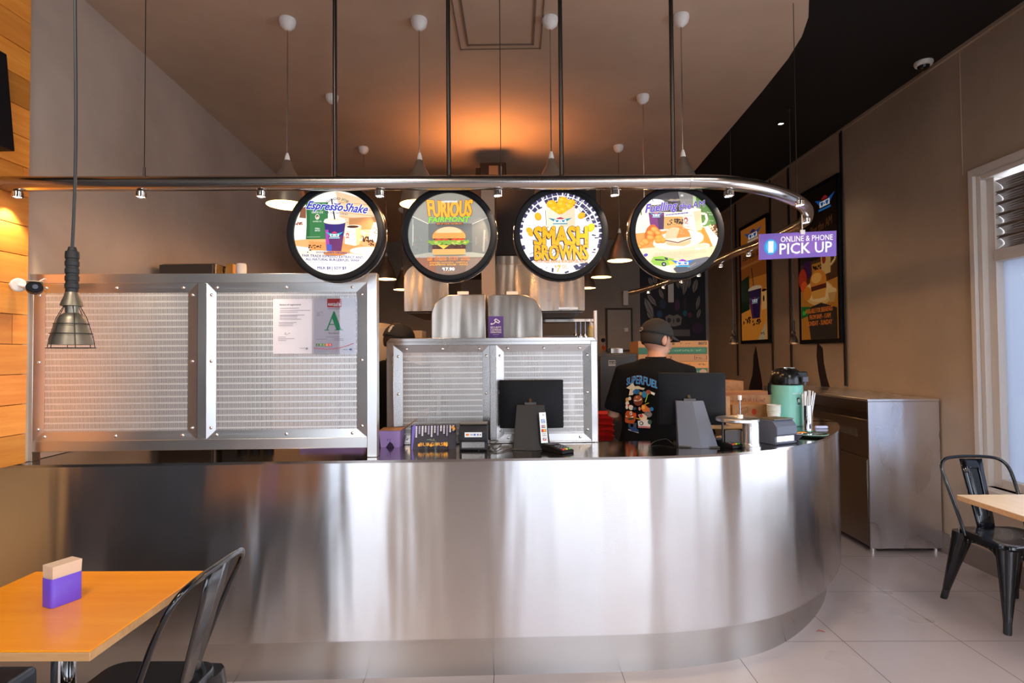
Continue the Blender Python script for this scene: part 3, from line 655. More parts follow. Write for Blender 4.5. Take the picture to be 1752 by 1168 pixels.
def burger(A, cx, cy, w, h):
    A.poly([(cx - w, cy - h * .2)] + [(cx - w * math.cos(R(a)), cy - h * .2 - h * .62 * math.sin(R(a))) for a in range(15, 180, 15)] + [(cx + w, cy - h * .2), (cx + w * .95, cy - h * .1), (cx - w * .95, cy - h * .1)], 'e8a050')
    A.poly([(cx - w * .8, cy - h * .45)] + [(cx - w * .8 * math.cos(R(a)), cy - h * .42 - h * .38 * math.sin(R(a))) for a in range(20, 170, 15)] + [(cx + w * .8, cy - h * .45)], 'f6cfa0')
    A.rect(cx - w * .92, cy - h * .12, cx + w * .92, cy + .02 * h, '5c2a18')
    for k in (-.62, -.25, .35, .7): A.ell(cx + w * k, cy - h * .02, w * .24, h * .09, 'd8432a')
    q = random.Random(5); A.poly([(cx - w * 1.32, cy + h * .08)] + [(cx - w * 1.2 + w * 2.4 * k / 16, cy + h * (.02 if k % 2 else -.03)) for k in range(17)] + [(cx + w * 1.2, cy + h * .12)] + [(cx + w * 1.1 - w * 2.2 * k / 14, cy + h * (.3 if k % 2 else .2)) for k in range(15)], '86b040')
    for k in range(12): A.ell(cx + q.uniform(-1, 1) * w, cy + h * q.uniform(.05, .2), w * .12, h * .05, q.choice(('a8cc58', '5c8a28', 'd0c060')), 8, q.uniform(-30, 30))
    A.poly([(cx - w, cy + h * .3)] + [(cx - w + 2 * w * k / 12, cy + h * (.24 if k % 2 else .28)) for k in range(13)] + [(cx + w, cy + h * .5), (cx + w * .9, cy + h * .58), (cx - w * .9, cy + h * .58), (cx - w, cy + h * .5)], '54342c')
    for k in range(24): A.ell(cx + q.uniform(-.9, .9) * w, cy + h * q.uniform(.3, .54), w * .06, h * .03, q.choice(('6e4a3c', '3c221c', '84604e')), 7)
    A.poly([(cx - w * .7, cy + h * .26), (cx, cy + h * .3), (cx - w * .32, cy + h * .52)], 'f8c84c')
    A.poly([(cx - w * .97, cy + h * .52), (cx + w * .97, cy + h * .52), (cx + w, cy + h * .68), (cx + w * .9, cy + h * .85), (cx - w * .9, cy + h * .85), (cx - w, cy + h * .68)], 'eeb06a')
def sign1(A):
    A.rect(0, 0, 1240, 1200, 'fffaf2'); A.poly([(600, 60), (1240, 240), (1240, 620), (700, 560)], 'f0d0a8'); 
    for k in range(6): A.line([(640, 190 + k * 55), (1240, 250 + k * 70)], 7 + k % 2 * 8, ('d89c62', 'e6bb8a')[k % 2])
    A.poly([(760, 380), (1080, 370), (1080, 520), (760, 520)], 'c98a58'); A.poly([(100, 640), (1240, 560), (1240, 760), (900, 820), (100, 700)], 'f6b878'); A.poly([(280, 650), (900, 690), (1040, 760), (560, 800), (300, 760)], 'efa35e')
    A.ell(330, 800, 260, 40, 'fff2e0'); A.ell(960, 770, 190, 45, 'fff4e6')
    A.poly([(190, 260), (250, 240), (250, 380), (170, 370)], '8c5a44'); beans(A, 130, 425, 210, 455, 22, '8c3a1c', 8, 3)
    A.poly([(250, 192), (515, 192), (510, 630), (250, 630), (262, 420)], '3d7d4a'); A.poly([(256, 196), (300, 196), (296, 622), (262, 622)], '2f6a3d'); A.text('GOOD JOE', 320, 300, 455, 330, 'e8efe0', .01)
    A.ell(387, 365, 26, 33, 'e8e4d4'); A.ell(387, 362, 16, 20, '5a3a2a'); A.ell(389, 372, 11, 13, 'e8c8b0'); A.text('COFFEE CO.', 335, 412, 440, 428, 'e8efe0', .01)
    A.text('SMALL', 362, 495, 418, 512, 'ffffff', .02); A.text('BATCH', 362, 520, 418, 537, 'ffffff', .02); A.line([(265, 605), (420, 603)], 4, 'cfe0c8')
    A.ell(600, 800, 140, 30, 'd88c4a'); A.poly([(470, 400), (728, 400), (672, 776), (498, 770)], '3c2c78'); A.poly([(482, 520), (520, 520), (545, 772), (498, 768)], 'b048b0'); A.poly([(520, 600), (694, 590), (672, 776), (545, 772)], '6c3468'); A.poly([(500, 690), (560, 700), (560, 774), (498, 770)], '5060c0')
    wings(A, 592, 585, 105, 42, '3ab0c0', 'd04060', '9ad8e0')
    A.ell(598, 425, 135, 32, 'f4ecdc'); A.ell(598, 408, 128, 30, 'fffaf0'); A.ell(598, 404, 100, 20, 'efe6d4'); A.line([(558, 155), (596, 398)], 14, '1a1430')
    A.poly([(722, 478), (912, 478), (890, 700), (840, 715), (715, 690)], 'fbf0dc'); A.poly([(845, 478), (912, 478), (890, 700), (850, 712)], 'eec890'); A.ell(817, 486, 94, 22, 'f6e8cc'); A.ell(812, 488, 70, 15, '4a2412')
    A.line([(905, 545), (945, 550), (948, 610), (895, 655)], 22, 'f8e4c0'); A.ell(748, 585, 20, 24, 'd04038'); A.ell(746, 590, 11, 14, 'fbe8d8'); A.rect(728, 612, 770, 622, 'd04038'); A.text('GOOD', 730, 540, 800, 556, '907060')
    A.poly([(1060, 440), (1130, 440), (1130, 700), (985, 640)], 'fdf4e8'); A.line([(1040, 520), (1070, 500), (1095, 530), (1060, 560), (1100, 575)], 8, '6a4a34')
    beans(A, 935, 610, 1000, 665, 30, '4a2410', 10, 5); beans(A, 1000, 650, 1070, 715, 26, '5c3016', 10, 6); beans(A, 290, 705, 470, 745, 16, '3c1c0c', 10, 7); beans(A, 275, 760, 320, 790, 3, '3c1c0c', 9, 8)
    def arc(a, b): 
        th = R(-38 + 76 * a); rr = 190 + 34 * b; return (637 + rr * math.sin(th), 370 - rr * math.cos(th))
    A.text('GOOD JOE', 510, 160, 765, 230, '2c2a50', .012, warp=arc); A.poly([(590, 210), (637, 222), (682, 208), (668, 228), (637, 234), (606, 230)], '3c3cb0')
    A.text('Espresso', 268, 200, 700, 320, '3438b8', .035, .45, outline='ffffff', ow=.05, rot=4); A.text('Shake', 712, 225, 995, 325, '3438b8', .035, .45, outline='ffffff', ow=.05, rot=6)
    A.text('FOR THE COFFEE FIENDS', 495, 320, 760, 345, '303058', .004, rot=5)
    A.text("GOOD JOE'S ORGANIC,", 383, 786, 790, 814, '2c2c8c', .028, rot=2.0); A.text('FAIR TRADE ESPRESSO EXTRACT AND', 222, 828, 942, 857, '2c2c8c', .026, rot=2.6)
    A.text('ALL-NATURAL BURGERFUEL WHIP', 262, 868, 895, 897, '2c2c8c', .026, rot=2.2); A.scrib(262, 906, 760, 917, '6c6a98', rot=1.6); A.scrib(450, 928, 715, 939, '6c6a98', rot=2)
    A.text('MILK $8 | SOY $9', 402, 962, 740, 1005, '2c2c8c', .022, rot=1); A.scrib(520, 1008, 620, 1018, '6c6a98'); A.scrib(775, 930, 900, 945, '707070', rot=10); A.scrib(765, 945, 860, 958, '707070', rot=14)
def sign2(A):
    A.rect(0, 0, 1240, 1200, '98948c'); A.poly([(0, 0), (1240, 0), (1240, 260), (850, 440), (330, 440), (0, 260)], 'a09c92')
    A.poly([(330, 440), (850, 440), (850, 790), (330, 790)], '6e706e'); A.poly([(0, 300), (330, 440), (330, 790), (0, 900)], '8c8e8a'); A.poly([(1240, 300), (850, 440), (850, 790), (1240, 900)], '85827c')
    A.line([(140, 350), (330, 440)], 9, 'e4e2da'); A.line([(1040, 370), (850, 450)], 7, 'dcd8d0'); A.line([(145, 380), (140, 700)], 12, 'b8b8b2'); A.line([(150, 450), (148, 660)], 5, 'e4e4e0'); A.line([(900, 600), (895, 700)], 5, 'a8a8a4'); A.line([(1000, 520), (985, 780)], 22, 'b0a89e'); A.line([(330, 690), (850, 660)], 3, 'a0a09c')
    A.poly([(60, 830), (330, 785), (850, 785), (1140, 830), (1140, 850), (60, 850)], 'b8b4a4'); A.rect(60, 845, 1140, 1100, '8c7468'); A.poly([(100, 850), (420, 850), (420, 1060), (200, 1000)], 'a06a50'); A.poly([(800, 860), (1080, 850), (960, 1020), (760, 1040)], '9c8478')
    q = random.Random(11)
    for k in range(120):
        x, y = q.uniform(130, 1060), q.uniform(600, 1040); l = q.uniform(4, 16); A.line([(x, y), (x + l, y - l * q.uniform(-1, 2))], q.uniform(2, 5), q.choice(('f08848', 'e0b060', 'd86038', 'c8c4b8', '685c50')))
    def f1(a, b): x = 322 + 540 * a; k = (a - .5) * 2; bot = 372 - 16 * k * k; top = 190 - 22 * abs(k); return (x + k * 0 - (1 - b) * k * 22, bot + (top - bot) * b)
    A.text('FURIOUS', 0, 0, 1, 1, 'ffb020', .05, warp=f1, outline='7a3a10', ow=.035); A.rect(497, 178, 682, 196, 'f8f8f4'); A.text('SPECIAL EDITION', 500, 180, 680, 194, '8a8a90', .01)
    def f2(a, b): x = 338 + 490 * a; k = (a - .5) * 2; bot = 425 + 14 * k * k; top = 372 - 4 * k * k; return (x, bot + (top - bot) * b)
    A.text('FAIRMONT', 0, 0, 1, 1, '8ee030', .06, .2, warp=f2, outline='2a5a18', ow=.04)
    A.rect(425, 436, 745, 463, '6c2e18'); A.text('REV UP YOUR TASTEBUDS!', 435, 441, 735, 459, 'f0a060', .02)
    A.ell(583, 825, 200, 12, '8a8878'); burger(A, 580, 650, 198, 200)
    for s_, x0, x1 in (('NZ', 330, 382), ('MELTED', 410, 550), ('CHIPOTLE', 575, 690), ('TACO', 722, 822)): A.text(s_, x0, 842, x1, 862, 'f8883c', .05)
    for s_, x0, x1 in (('BEEF', 328, 384), ('CHEESE', 410, 550), ('DUST', 580, 690), ('BACON', 722, 822)): A.text(s_, x0, 868, x1, 890, 'f8903c', .05)
    A.text('SMASHED AVOCADO · CHIPOTLE', 352, 905, 798, 923, 'f8a848', .04); A.text('JALAPENO SALSA · AIOLI', 350, 930, 800, 954, 'f8b048', .05)
    A.text('$', 500, 975, 520, 995, 'ffffff', .05); A.text('17.90', 520, 975, 645, 1010, 'ffffff', .09); A.scrib(510, 1022, 635, 1032, 'f0a848')
def sign3(A):
    A.rect(0, 0, 1240, 1200, 'fffdff'); q = random.Random(9); cx, cy = 612, 558
    # shattered dark tiles round the edge
    A.L += 1
    for ring, (ra, rb) in enumerate(((452, 500), (396, 446), (340, 390))):
        n = 46
        for k in range(n):
            a0 = 360 * k / n + q.uniform(-1, 1); a1 = 360 * (k + 1) / n + q.uniform(-1.4, .4)
            up = 195 < (a0 % 360) < 345
            if ring == 0: keep = (150 < a0 < 360) or a0 < 18 or 40 < a0 < 60 or 125 < a0 < 140
            elif ring == 1: keep = 205 < a0 < 345 and not 228 < a0 < 236
            else: keep = 250 < a0 < 330
            if not keep or q.random() < .06: continue
            w = q.uniform(0, 14)
            A.poly([(cx + (ra + w) * math.cos(R(a0 + .8)), cy + (ra + w) * math.sin(R(a0 + .8))), (cx + rb * math.cos(R(a0 + .4)), cy + rb * math.sin(R(a0 + .4))), (cx + rb * math.cos(R(a1 - .5)), cy + rb * math.sin(R(a1 - .5))), (cx + (ra + q.uniform(0, 16)) * math.cos(R(a1 - .8)), cy + (ra + w) * math.sin(R(a1 - .8)))], '453f63', up=False)
    A.L += 1
    for k in range(26):
        a = q.uniform(195, 350); r0 = q.uniform(330, 440); r1 = r0 + q.uniform(40, 120); A.line([(cx + r0 * math.cos(R(a)), cy + r0 * math.sin(R(a))), (cx + r1 * math.cos(R(a + q.uniform(-12, 12))), cy + r1 * math.sin(R(a + 5)))], 6, 'ffffff')
    for pts in (((980, 568), (1035, 580), (1030, 595), (985, 590)), ((1010, 608), (1072, 606), (1060, 622), (1020, 624)), ((1000, 745), (1030, 745), (1025, 765), (995, 765)), ((980, 780), (1025, 785), (1020, 796), (980, 794)), ((500, 970), (525, 975), (515, 1030), (495, 1010)), ((650, 1020), (700, 1005), (705, 1025), (660, 1040)), ((755, 950), (800, 930), (850, 985), (790, 1000)), ((230, 840), (290, 830), (280, 880), (250, 890)), ((820, 925), (880, 915), (930, 930), (880, 960)), ((340, 240), (395, 235), (390, 250), (345, 270))): A.poly(pts, '3a3456')
    for p in (((232, 806), (298, 780)), ((430, 275), (440, 470)), ((425, 985), (445, 955)), ((830, 262), (850, 300)), ((395, 985), (360, 975))): A.line(p, 5, '1c1830')
    A.poly([(440, 230), (780, 230), (775, 480), (440, 500)], 'f4e2c8'); A.poly([(600, 300), (780, 235), (775, 480), (600, 480)], 'ead2b0')
    for x, y, r in ((640, 165, 62), (505, 205, 62), (740, 190, 52), (620, 215, 60), (540, 265, 52), (640, 285, 56), (720, 240, 50), (590, 300, 40)): A.ell(x, y, r, r * .78, 'e89a10', 20); A.ell(x - 3, y - 5, r * .92, r * .68, 'ffbe1c', 20); A.ell(x - r * .25, y - r * .25, r * .4, r * .25, 'ffd24a', 12)
    A.poly([(440, 232), (606, 342), (780, 232), (785, 300), (785, 480), (440, 490)], 'f6e6cc'); A.poly([(606, 342), (780, 232), (785, 480), (606, 480)], 'ecd6b6')
    wings(A, 605, 410, 145, 42, '2a88a8', 'b03058', '3a9ac0')
    for x, y, r, ro in ((340, 355, 50, 70), (860, 350, 48, -30), (970, 495, 55, -60), (235, 520, 42, 30), (250, 560, 38, 50)): A.ell(x, y, r, r * .8, 'f09c10', 14, ro); A.ell(x - 2, y - 4, r * .85, r * .64, 'ffba20', 14, ro)
    for dx, col in ((-7, '2a2440'), (0, 'ffb61a')):
        A.text('SMASH', 298 + dx, 485 - dx, 925 + dx, 700 - dx, col, .085 if dx else .06, outline='2a2440' if not dx else None, ow=.025); A.text('BROWNS', 300 + dx, 702 - dx, 932 + dx, 872 - dx, col, .08 if dx else .055, outline='2a2440' if not dx else None, ow=.025)
    for k in range(34):
        x, y = q.uniform(300, 920), q.uniform(490, 870); A.line([(x, y), (x + q.uniform(-45, 45), y + q.uniform(-30, 30)), (x + q.uniform(-60, 60), y + q.uniform(-50, 50))], 3.5, '3a2a20')
    A.text('WITH FREE RANGE BURGERFUEL AIOLI', 298, 880, 920, 915, 'e89a18', .03, outline='3a2440', ow=.02)
    A.text('$', 530, 945, 558, 975, 'f09c18', .02); A.text('7', 560, 945, 605, 1022, 'ffb01c', .04, .2); A.text('.00', 612, 938, 676, 985, 'f09c18', .01)
def sign4(A):
    A.rect(0, 0, 1240, 1200, 'fdf0dc'); A.poly([(300, 40), (820, 40), (815, 300), (230, 300), (200, 170)], '4c474a'); A.poly([(640, 40), (820, 40), (810, 230), (680, 230)], '8a8684'); A.ell(690, 105, 18, 14, 'd8d4cc'); A.ell(360, 180, 118, 36, 'fffdf8'); A.poly([(200, 180), (300, 190), (300, 400), (140, 400)], 'fff4e0'); A.line([(195, 265), (200, 335)], 14, '6a6a4a'); A.line([(330, 130), (345, 175)], 7, '201c20')
    A.poly([(820, 80), (1140, 200), (1140, 480), (930, 480), (900, 300), (815, 200)], '5a8440'); A.poly([(820, 80), (860, 100), (850, 250), (815, 200)], 'b8c8a0'); A.scrib(985, 305, 1050, 320, 'e8f0d8', rot=4); A.scrib(990, 330, 1050, 345, 'e8f0d8', rot=4); A.scrib(1015, 405, 1065, 418, 'e8f0d8')
    A.poly([(100, 560), (1160, 470), (1160, 760), (100, 760)], 'f3a04c'); A.poly([(100, 745), (700, 700), (1160, 690), (1160, 900), (100, 900)], 'f8e0bc'); A.poly([(900, 500), (1060, 460), (1130, 760), (980, 760)], 'e88830'); A.poly([(1000, 470), (1130, 440), (1130, 620), (1060, 560)], '7a4420'); beans(A, 1000, 465, 1100, 600, 30, 'f0d8b0', 9, 21)
    A.poly([(285, 310), (470, 310), (465, 510), (405, 515), (300, 450)], '7c2a78'); A.poly([(390, 380), (470, 330), (465, 510), (405, 515)], '4a2050'); wings(A, 375, 340, 75, 30, '3ab0c0', 'd070a0', '9ad8e0')
    A.poly([(468, 362), (700, 362), (690, 515), (468, 510)], 'dca860'); beans(A, 500, 390, 560, 460, 8, '3a1c10', 10, 22); beans(A, 590, 390, 690, 450, 26, '3a1c10', 11, 23); A.scrib(540, 447, 610, 460, '3a2010')
    A.poly([(682, 285), (905, 275), (915, 520), (850, 540), (700, 500)], 'fdf2e0'); A.poly([(810, 280), (905, 275), (915, 520), (850, 540)], 'ecd4ac'); A.ell(795, 282, 112, 20, 'fff8ea'); A.line([(905, 330), (960, 335), (975, 400), (950, 450), (905, 465)], 28, 'fbecd2'); A.ell(725, 405, 24, 32, 'c03a30'); A.ell(722, 412, 14, 18, 'fbe8d8'); A.line([(705, 440), (750, 450)], 8, 'c03a30'); A.text('GOOD JOE', 700, 350, 800, 368, '806050'); A.text('COFFEE CO', 705, 480, 790, 494, '806050')
    A.poly([(300, 460), (350, 455), (430, 545), (400, 580), (340, 640), (235, 620), (232, 570), (260, 500)], 'd8641c')
    for x, y, r in ((350, 520, 50), (300, 560, 44), (390, 560, 42), (300, 615, 50), (240, 665, 55), (200, 690, 38), (170, 720, 30)): A.ell(x, y, r, r * .75, 'f08c24', 16, 20); A.ell(x - 4, y - 6, r * .7, r * .45, 'fcae50', 12, 20)
    A.ell(630, 650, 305, 118, 'f6e2c0', 36, -8); A.ell(632, 645, 290, 106, 'fdf6e8', 36, -8); A.ell(640, 640, 230, 78, 'f4ead6', 30, -8)
    for x, y, r in ((400, 620, 55), (440, 650, 45), (390, 655, 40)): A.ell(x, y, r, r * .75, 'e8901c', 14); A.ell(x, y - 6, r * .75, r * .5, 'f8b040', 12)
    A.poly([(470, 620)] + [(624 - 152 * math.cos(R(a)), 615 - 135 * math.sin(R(a))) for a in range(10, 180, 12)] + [(780, 615), (760, 650), (480, 660)], 'e8903c'); A.poly([(470, 615)] + [(590 - 120 * math.cos(R(a)), 610 - 118 * math.sin(R(a))) for a in range(10, 120, 12)] + [(600, 640), (480, 650)], 'f6ccA0'.lower())
    beans(A, 570, 500, 700, 580, 30, 'fbe0b0', 4, 24)
    A.poly([(470, 635), (780, 610), (782, 640), (610, 690), (480, 665)], 'f6e4cc'); A.line([(475, 650), (620, 680), (780, 625)], 12, '7a3420'); A.poly([(480, 665), (610, 692), (775, 645), (770, 690), (690, 722), (540, 712), (490, 700)], 'f0c08c')
    A.ell(910, 730, 90, 40, 'fdf4e4', 24, -10); A.ell(905, 722, 70, 26, 'f0d8b4', 24, -10); A.poly([(935, 500), (975, 480), (1110, 640), (1050, 770), (1000, 640)], 'fffdf6')
    A.poly([(330, 840), (850, 770), (1140, 700), (1140, 1100), (560, 1030), (580, 990), (450, 860)], 'f4d8ac'); A.poly([(600, 1040), (560, 990), (700, 900), (960, 850), (1120, 880), (900, 1090)], '4c4a50'); A.poly([(700, 900), (960, 850), (1000, 880), (760, 990)], '6a6870'); A.line([(730, 980), (830, 920)], 5, 'b0a8a0')
    for s_, y, r_, x0, x1 in (('AVAILABLE FOR BREAKFAST FROM 8AM - 11AM', 800, -4, 340, 955), ('MONDAY - SUNDAY', 838, -4, 500, 820)): A.text(s_, x0, y - 15, x1, y + 15, 'fff0c8', .03, outline='7a5a20', ow=.05, rot=r_)
    # green toy car
    A.poly([(295, 900), (330, 845), (440, 838), (500, 860), (575, 870), (560, 905), (520, 945), (430, 962), (330, 940)], '9ac83a'); A.poly([(340, 872), (440, 878), (480, 895), (350, 890)], '202428'); A.poly([(455, 850), (495, 858), (500, 885), (470, 885)], '303838'); A.poly([(500, 900), (570, 880), (590, 930), (520, 945)], 'd8d030'); A.ell(450, 935, 30, 26, '202020', 16, 20); A.ell(450, 935, 13, 11, 'c0c0c0', 10)
    wings(A, 670, 925, 140, 45, '1878d8', '9030c0', '30b0f0'); A.ell(235, 825, 28, 18, '5040b0', 12, -20)
    # lettering
    A.poly([(505, 178), (540, 158), (585, 165), (640, 158), (660, 175), (600, 190), (560, 188)], 'a09078'); A.poly([(560, 172), (585, 185), (610, 170), (595, 192), (575, 190)], '5a48c0')
    A.text('Fuelling', 235, 205, 620, 330, '5a44c8', .035, .35, outline='d8cdb0', ow=.035, rot=-6); A.text('the', 640, 205, 780, 285, '5a44c8', .03, .3, outline='d8cdb0', ow=.035, rot=-6); A.text('AM', 795, 185, 945, 262, '4a38b0', .03, .2, outline='e8dcc0', ow=.035, rot=-5)
    A.poly([(480, 345), (740, 318), (745, 332), (480, 358)], '4838a0'); A.scrib(490, 330, 730, 343, 'e8e0f0', rot=-6)
menu_sign(573, 397, 84.5, 'round backlit sign for an espresso shake with a purple cup and green coffee bag', sign1, (608, 557), 500, 4)
menu_sign(768, 399, 82.5, 'round backlit sign reading FURIOUS with a large burger on grey', sign2, (580, 567), 492, 2)
menu_sign(960, 398, 81.5, 'round backlit sign with big yellow SMASH BROWNS lettering on white', sign3, (612, 558), 490, 4)
menu_sign(1158.5, 396, 81.5, 'round backlit breakfast sign with a plated burger, mug and green toy car', sign4, (612, 548), 490, 4)

# ================================================================ DOME PENDANTS IN THE KITCHEN
def pendant():
    t = thing('pendant_lamp', 'x', 'lamp', (0, 0, 3.39), 0, 'metal dome pendant lamps')
    zt = 2.34 - 3.39; prof = [(.012, .255), (.022, .245), (.030, .215), (.052, .175), (.078, .12), (.098, .06), (.108, .012), (.111, .0)]
    mb = MB(); mb.lathe([(.0, .257)] + prof, 40, c0=(0, 0, zt)); obj('shade', mb, M['dome'], t)
    mb = MB(); mb.lathe([(.110, .0)] + [(r - .003, z - .003) for r, z in prof[::-1][1:]], 40, c0=(0, 0, zt + .001)); obj('shade_lining', mb, M['dome_in'], t, label='pale inner face of the shade')
    mb = MB(); mb.lathe([(.0, .295), (.006, .293), (.012, .275), (.015, .258), (.015, .25)], 16, c0=(0, 0, zt)); obj('shade_cap', mb, M['white_plastic'], t, label='small white cap on the shade')
    mb = MB(); mb.cyl((0, 0, -.05), (0, 0, zt + .29), .0035, 8); obj('cord', mb, M['white_plastic'] if False else M['steel_pipe'], t)
    mb = MB(); mb.lathe([(.045, 0), (.046, -.012), (.040, -.038), (.022, -.056), (.006, -.062), (.0, -.062)], 24); obj('ceiling_rose', mb, M['white_plastic'], t, label='white domed ceiling rose')
    mb = MB(); mb.ball((0, 0, zt + .055), .027, n=14, k=8); obj('bulb', mb, M['bulb'], t)
    l = bpy.data.lights.new('lamp_light', 'POINT'); l.energy = 8.0; l.color = (1, .55, .25); l.shadow_soft_size = .03; o = bpy.data.objects.new('light', l); link(o, t); o.location = (0, 0, zt + .012)
    return t
pn = pendant(); i = 0
rows = [(492, 44, 'hanging left of the milkshake sign, front row'), (717, 44, 'in the front row, partly behind the burger sign'), (941, 42, 'in the front row, behind the yellow lettered sign'), (1165, 38, 'in the front row, behind the breakfast sign'),
        (568, 172, 'second in the left row, behind the milkshake sign'), (1100, 172, 'second in the right row, behind the breakfast sign')]
for px, py, lab in rows:
    p = at(px, py, Z=3.355); t = pn if i == 0 else dup(pn, (0, 0, 0)); i += 1; t.location = (p.x, p.y, 3.39); tag(t, 'brushed metal dome pendant lamp ' + lab)
for (Y, rl, lr) in ((5.13, (622, 259), (1058, 256)), (6.1, None, None), (7.1, None, None)):
    for side, pxr in (('left', rl), ('right', lr)):
        if pxr: p = at(*pxr, Z=3.355); x, y = p.x, p.y
        else:
            x = {('left', 6.1): -1.44, ('right', 6.1): .93, ('left', 7.1): -1.47, ('right', 7.1): .90}[(side, Y)]; y = Y
        lab = {5.13: 'third', 6.1: 'fourth', 7.1: 'farthest'}[Y]
        t = dup(pn, (x, y, 3.39)); tag(t, 'brushed metal dome pendant lamp, %s from the front in the %s row' % (lab, side) if Y < 7 else 'brushed metal dome pendant lamp, farthest back in the %s row' % side)

# ================================================================ CAGED WORK LAMPS
def cage_lamp(name, label, x, y, zb, ceil, s=1.0, on=False, group=None, shade='bronze'):
    t = thing(name, label, 'lamp', (x, y, zb), 0, group)
    def sc_(p): return [(r * s, z * s) for r, z in p]
    mb = MB(); mb.lathe(sc_([(.018, .108), (.030, .100), (.036, .088), (.052, .03), (.056, .010), (.053, .010), (.034, .086), (.028, .097), (.016, .104)]), 32); obj('lamp_shade', mb, M[shade], t, solid=0)
    mb = MB(); mb.lathe(sc_([(.014, .178), (.016, .175), (.020, .160), (.028, .138), (.030, .130), (.026, .128), (.018, .134), (.016, .10), (.0, .10)]), 28); obj('socket_collar', mb, M[shade], t)
    mb = MB(); pr = [(.0, .312), (.010, .312), (.013, .300), (.0175, .298)]
    for k in range(5): z = .290 - k * .023; pr += [(.0185, z), (.0185, z - .013), (.0165, z - .015), (.0165, z - .021)]
    pr += [(.017, .172), (.0, .172)]; mb.lathe(sc_(pr), 24); obj('ribbed_handle', mb, M['rubber'], t, label='black ribbed rubber handle')
    mb = MB(); n = 6
    for k in range(n):
        a = 2 * math.pi * (k + .3) / n; c_, s_ = math.cos(a), math.sin(a)
        mb.tube([(c_ * r * s, s_ * r * s, z * s) for r, z in ((.018, .135), (.026, .120), (.040, .092), (.058, .028), (.062, .0))], .0012 * s, 6)
    for r, z in ((.045, .074), (.0535, .044), (.062, .0)):
        mb.tube([(r * s * math.cos(2 * math.pi * k / 28), r * s * math.sin(2 * math.pi * k / 28), z * s) for k in range(28)], .0013 * s, 6, closed=True)
    obj('wire_cage', mb, M['dark_rod'], t)
    mb = MB(); mb.ball((0, 0, .052 * s), .021 * s, rz=.028 * s, n=14, k=8); obj('bulb', mb, M['bulb'] if on else M['bulb_off'], t)
    mb = MB(); h = ceil - zb; pts = []
    for k in range(24):
        u = k / 23; pts.append((.006 * s * math.sin(u * 9) * (1 - u), .004 * math.sin(u * 5), .305 * s + (h - .305 * s) * u))
    mb.tube(pts, .0045 * s, 8); obj('cord', mb, M['cord'], t)
    mb = MB(); mb.lathe([(.035 * s, h), (.035 * s, h - .01), (.012 * s, h - .03), (.0, h - .03)], 20); obj('ceiling_rose', mb, M['dark_rod'], t)
    if on:
        l = bpy.data.lights.new('lamp_light', 'POINT'); l.energy = 1.2; l.color = (1, .6, .25); l.shadow_soft_size = .02; o = bpy.data.objects.new('light', l); link(o, t); o.location = (0, 0, .0)
    return t
M['bulb_off'] = mat('unlit_bulb', (.8, .5, .3), .2); M['cord'] = mat('cord_rubber', (.035, .035, .04), .5)
p = at(122, 595, Y=1.70); cage_lamp('caged_work_lamp', 'caged metal work lamp with ribbed black handle hanging over the left table', p.x, p.y, p.z, HW)
p = at(1255, 588, Y=4.9); cage_lamp('caged_work_lamp', 'small lit caged lamp hanging left of the narrow poster by the right wall', p.x, p.y, p.z, HW, .68, True, 'small lamps by the right wall', 'dark_rod')
p = at(1358, 588, Y=4.9); cage_lamp('caged_work_lamp', 'small lit caged lamp hanging in front of the larger poster on the right wall', p.x, p.y, p.z, HW, .68, True, 'small lamps by the right wall', 'dark_rod')
# ================================================================ PICK UP SIGN hanging from the rail end
q0 = at(1372, 393, Y=2.97)
t = thing('pick_up_sign', 'purple hanging sign reading ONLINE & PHONE PICK UP below the pipe rail', 'sign', (q0.x, q0.y, q0.z), R(6))
c = [at(px, py, Y=q0.y) for px, py in ((1296, 402), (1436, 394), (1434, 437), (1295, 443))]
w = c[1].x - c[0].x; h = c[0].z - c[3].z; zt = c[1].z - q0.z; xc = (c[0].x + c[1].x) / 2 - q0.x
mb = MB(); tilt = R(-3.2)
A = Art(mb, (0, 0, 395, 130), (xc - w / 2 - .004, -.0035, zt - .022), (w * math.cos(tilt), 0, -w * math.sin(tilt) * -1 if False else w * math.sin(-tilt)), (-.004, 0, -h * 1.06), (0, -1, 0), step=.0002)
def pk(x, y): v = A.P(x, y); return v
mb.rings([[A.P(0, 0), A.P(395, 0), A.P(395, 130), A.P(0, 130)], [A.P(0, 0) + Vector((0, .006, 0)), A.P(395, 0) + Vector((0, .006, 0)), A.P(395, 130) + Vector((0, .006, 0)), A.P(0, 130) + Vector((0, .006, 0))]], c=lin('7b5bb8'))
A.poly([(120, 5), (380, 20), (300, 100), (180, 120)], '8f62c0'); A.ell(58, 68, 34, 40, '1f9be0'); A.ell(60, 66, 26, 32, '58c4f4'); A.rect(45, 38, 72, 98, 'd8f0fa'); A.rect(48, 44, 69, 90, 'f4fcff')
A.text('ONLINE & PHONE', 108, 18, 375, 46, 'ffffff', .02); A.text('PICK UP', 103, 54, 370, 108, 'ffffff', .03)
obj('sign_panel', mb, M['print_sign'] if 'print_sign' in M else M['print'], t)
mb = MB(); mb.box(-.012, .012, -.009, -.002, -.026, -.002); mb.cyl((0, -.003, 0), (0, -.003, PZ - q0.z - .02), .0025, 8); obj('clip', mb, M['white_plastic'], t, label='small pale metal clip')
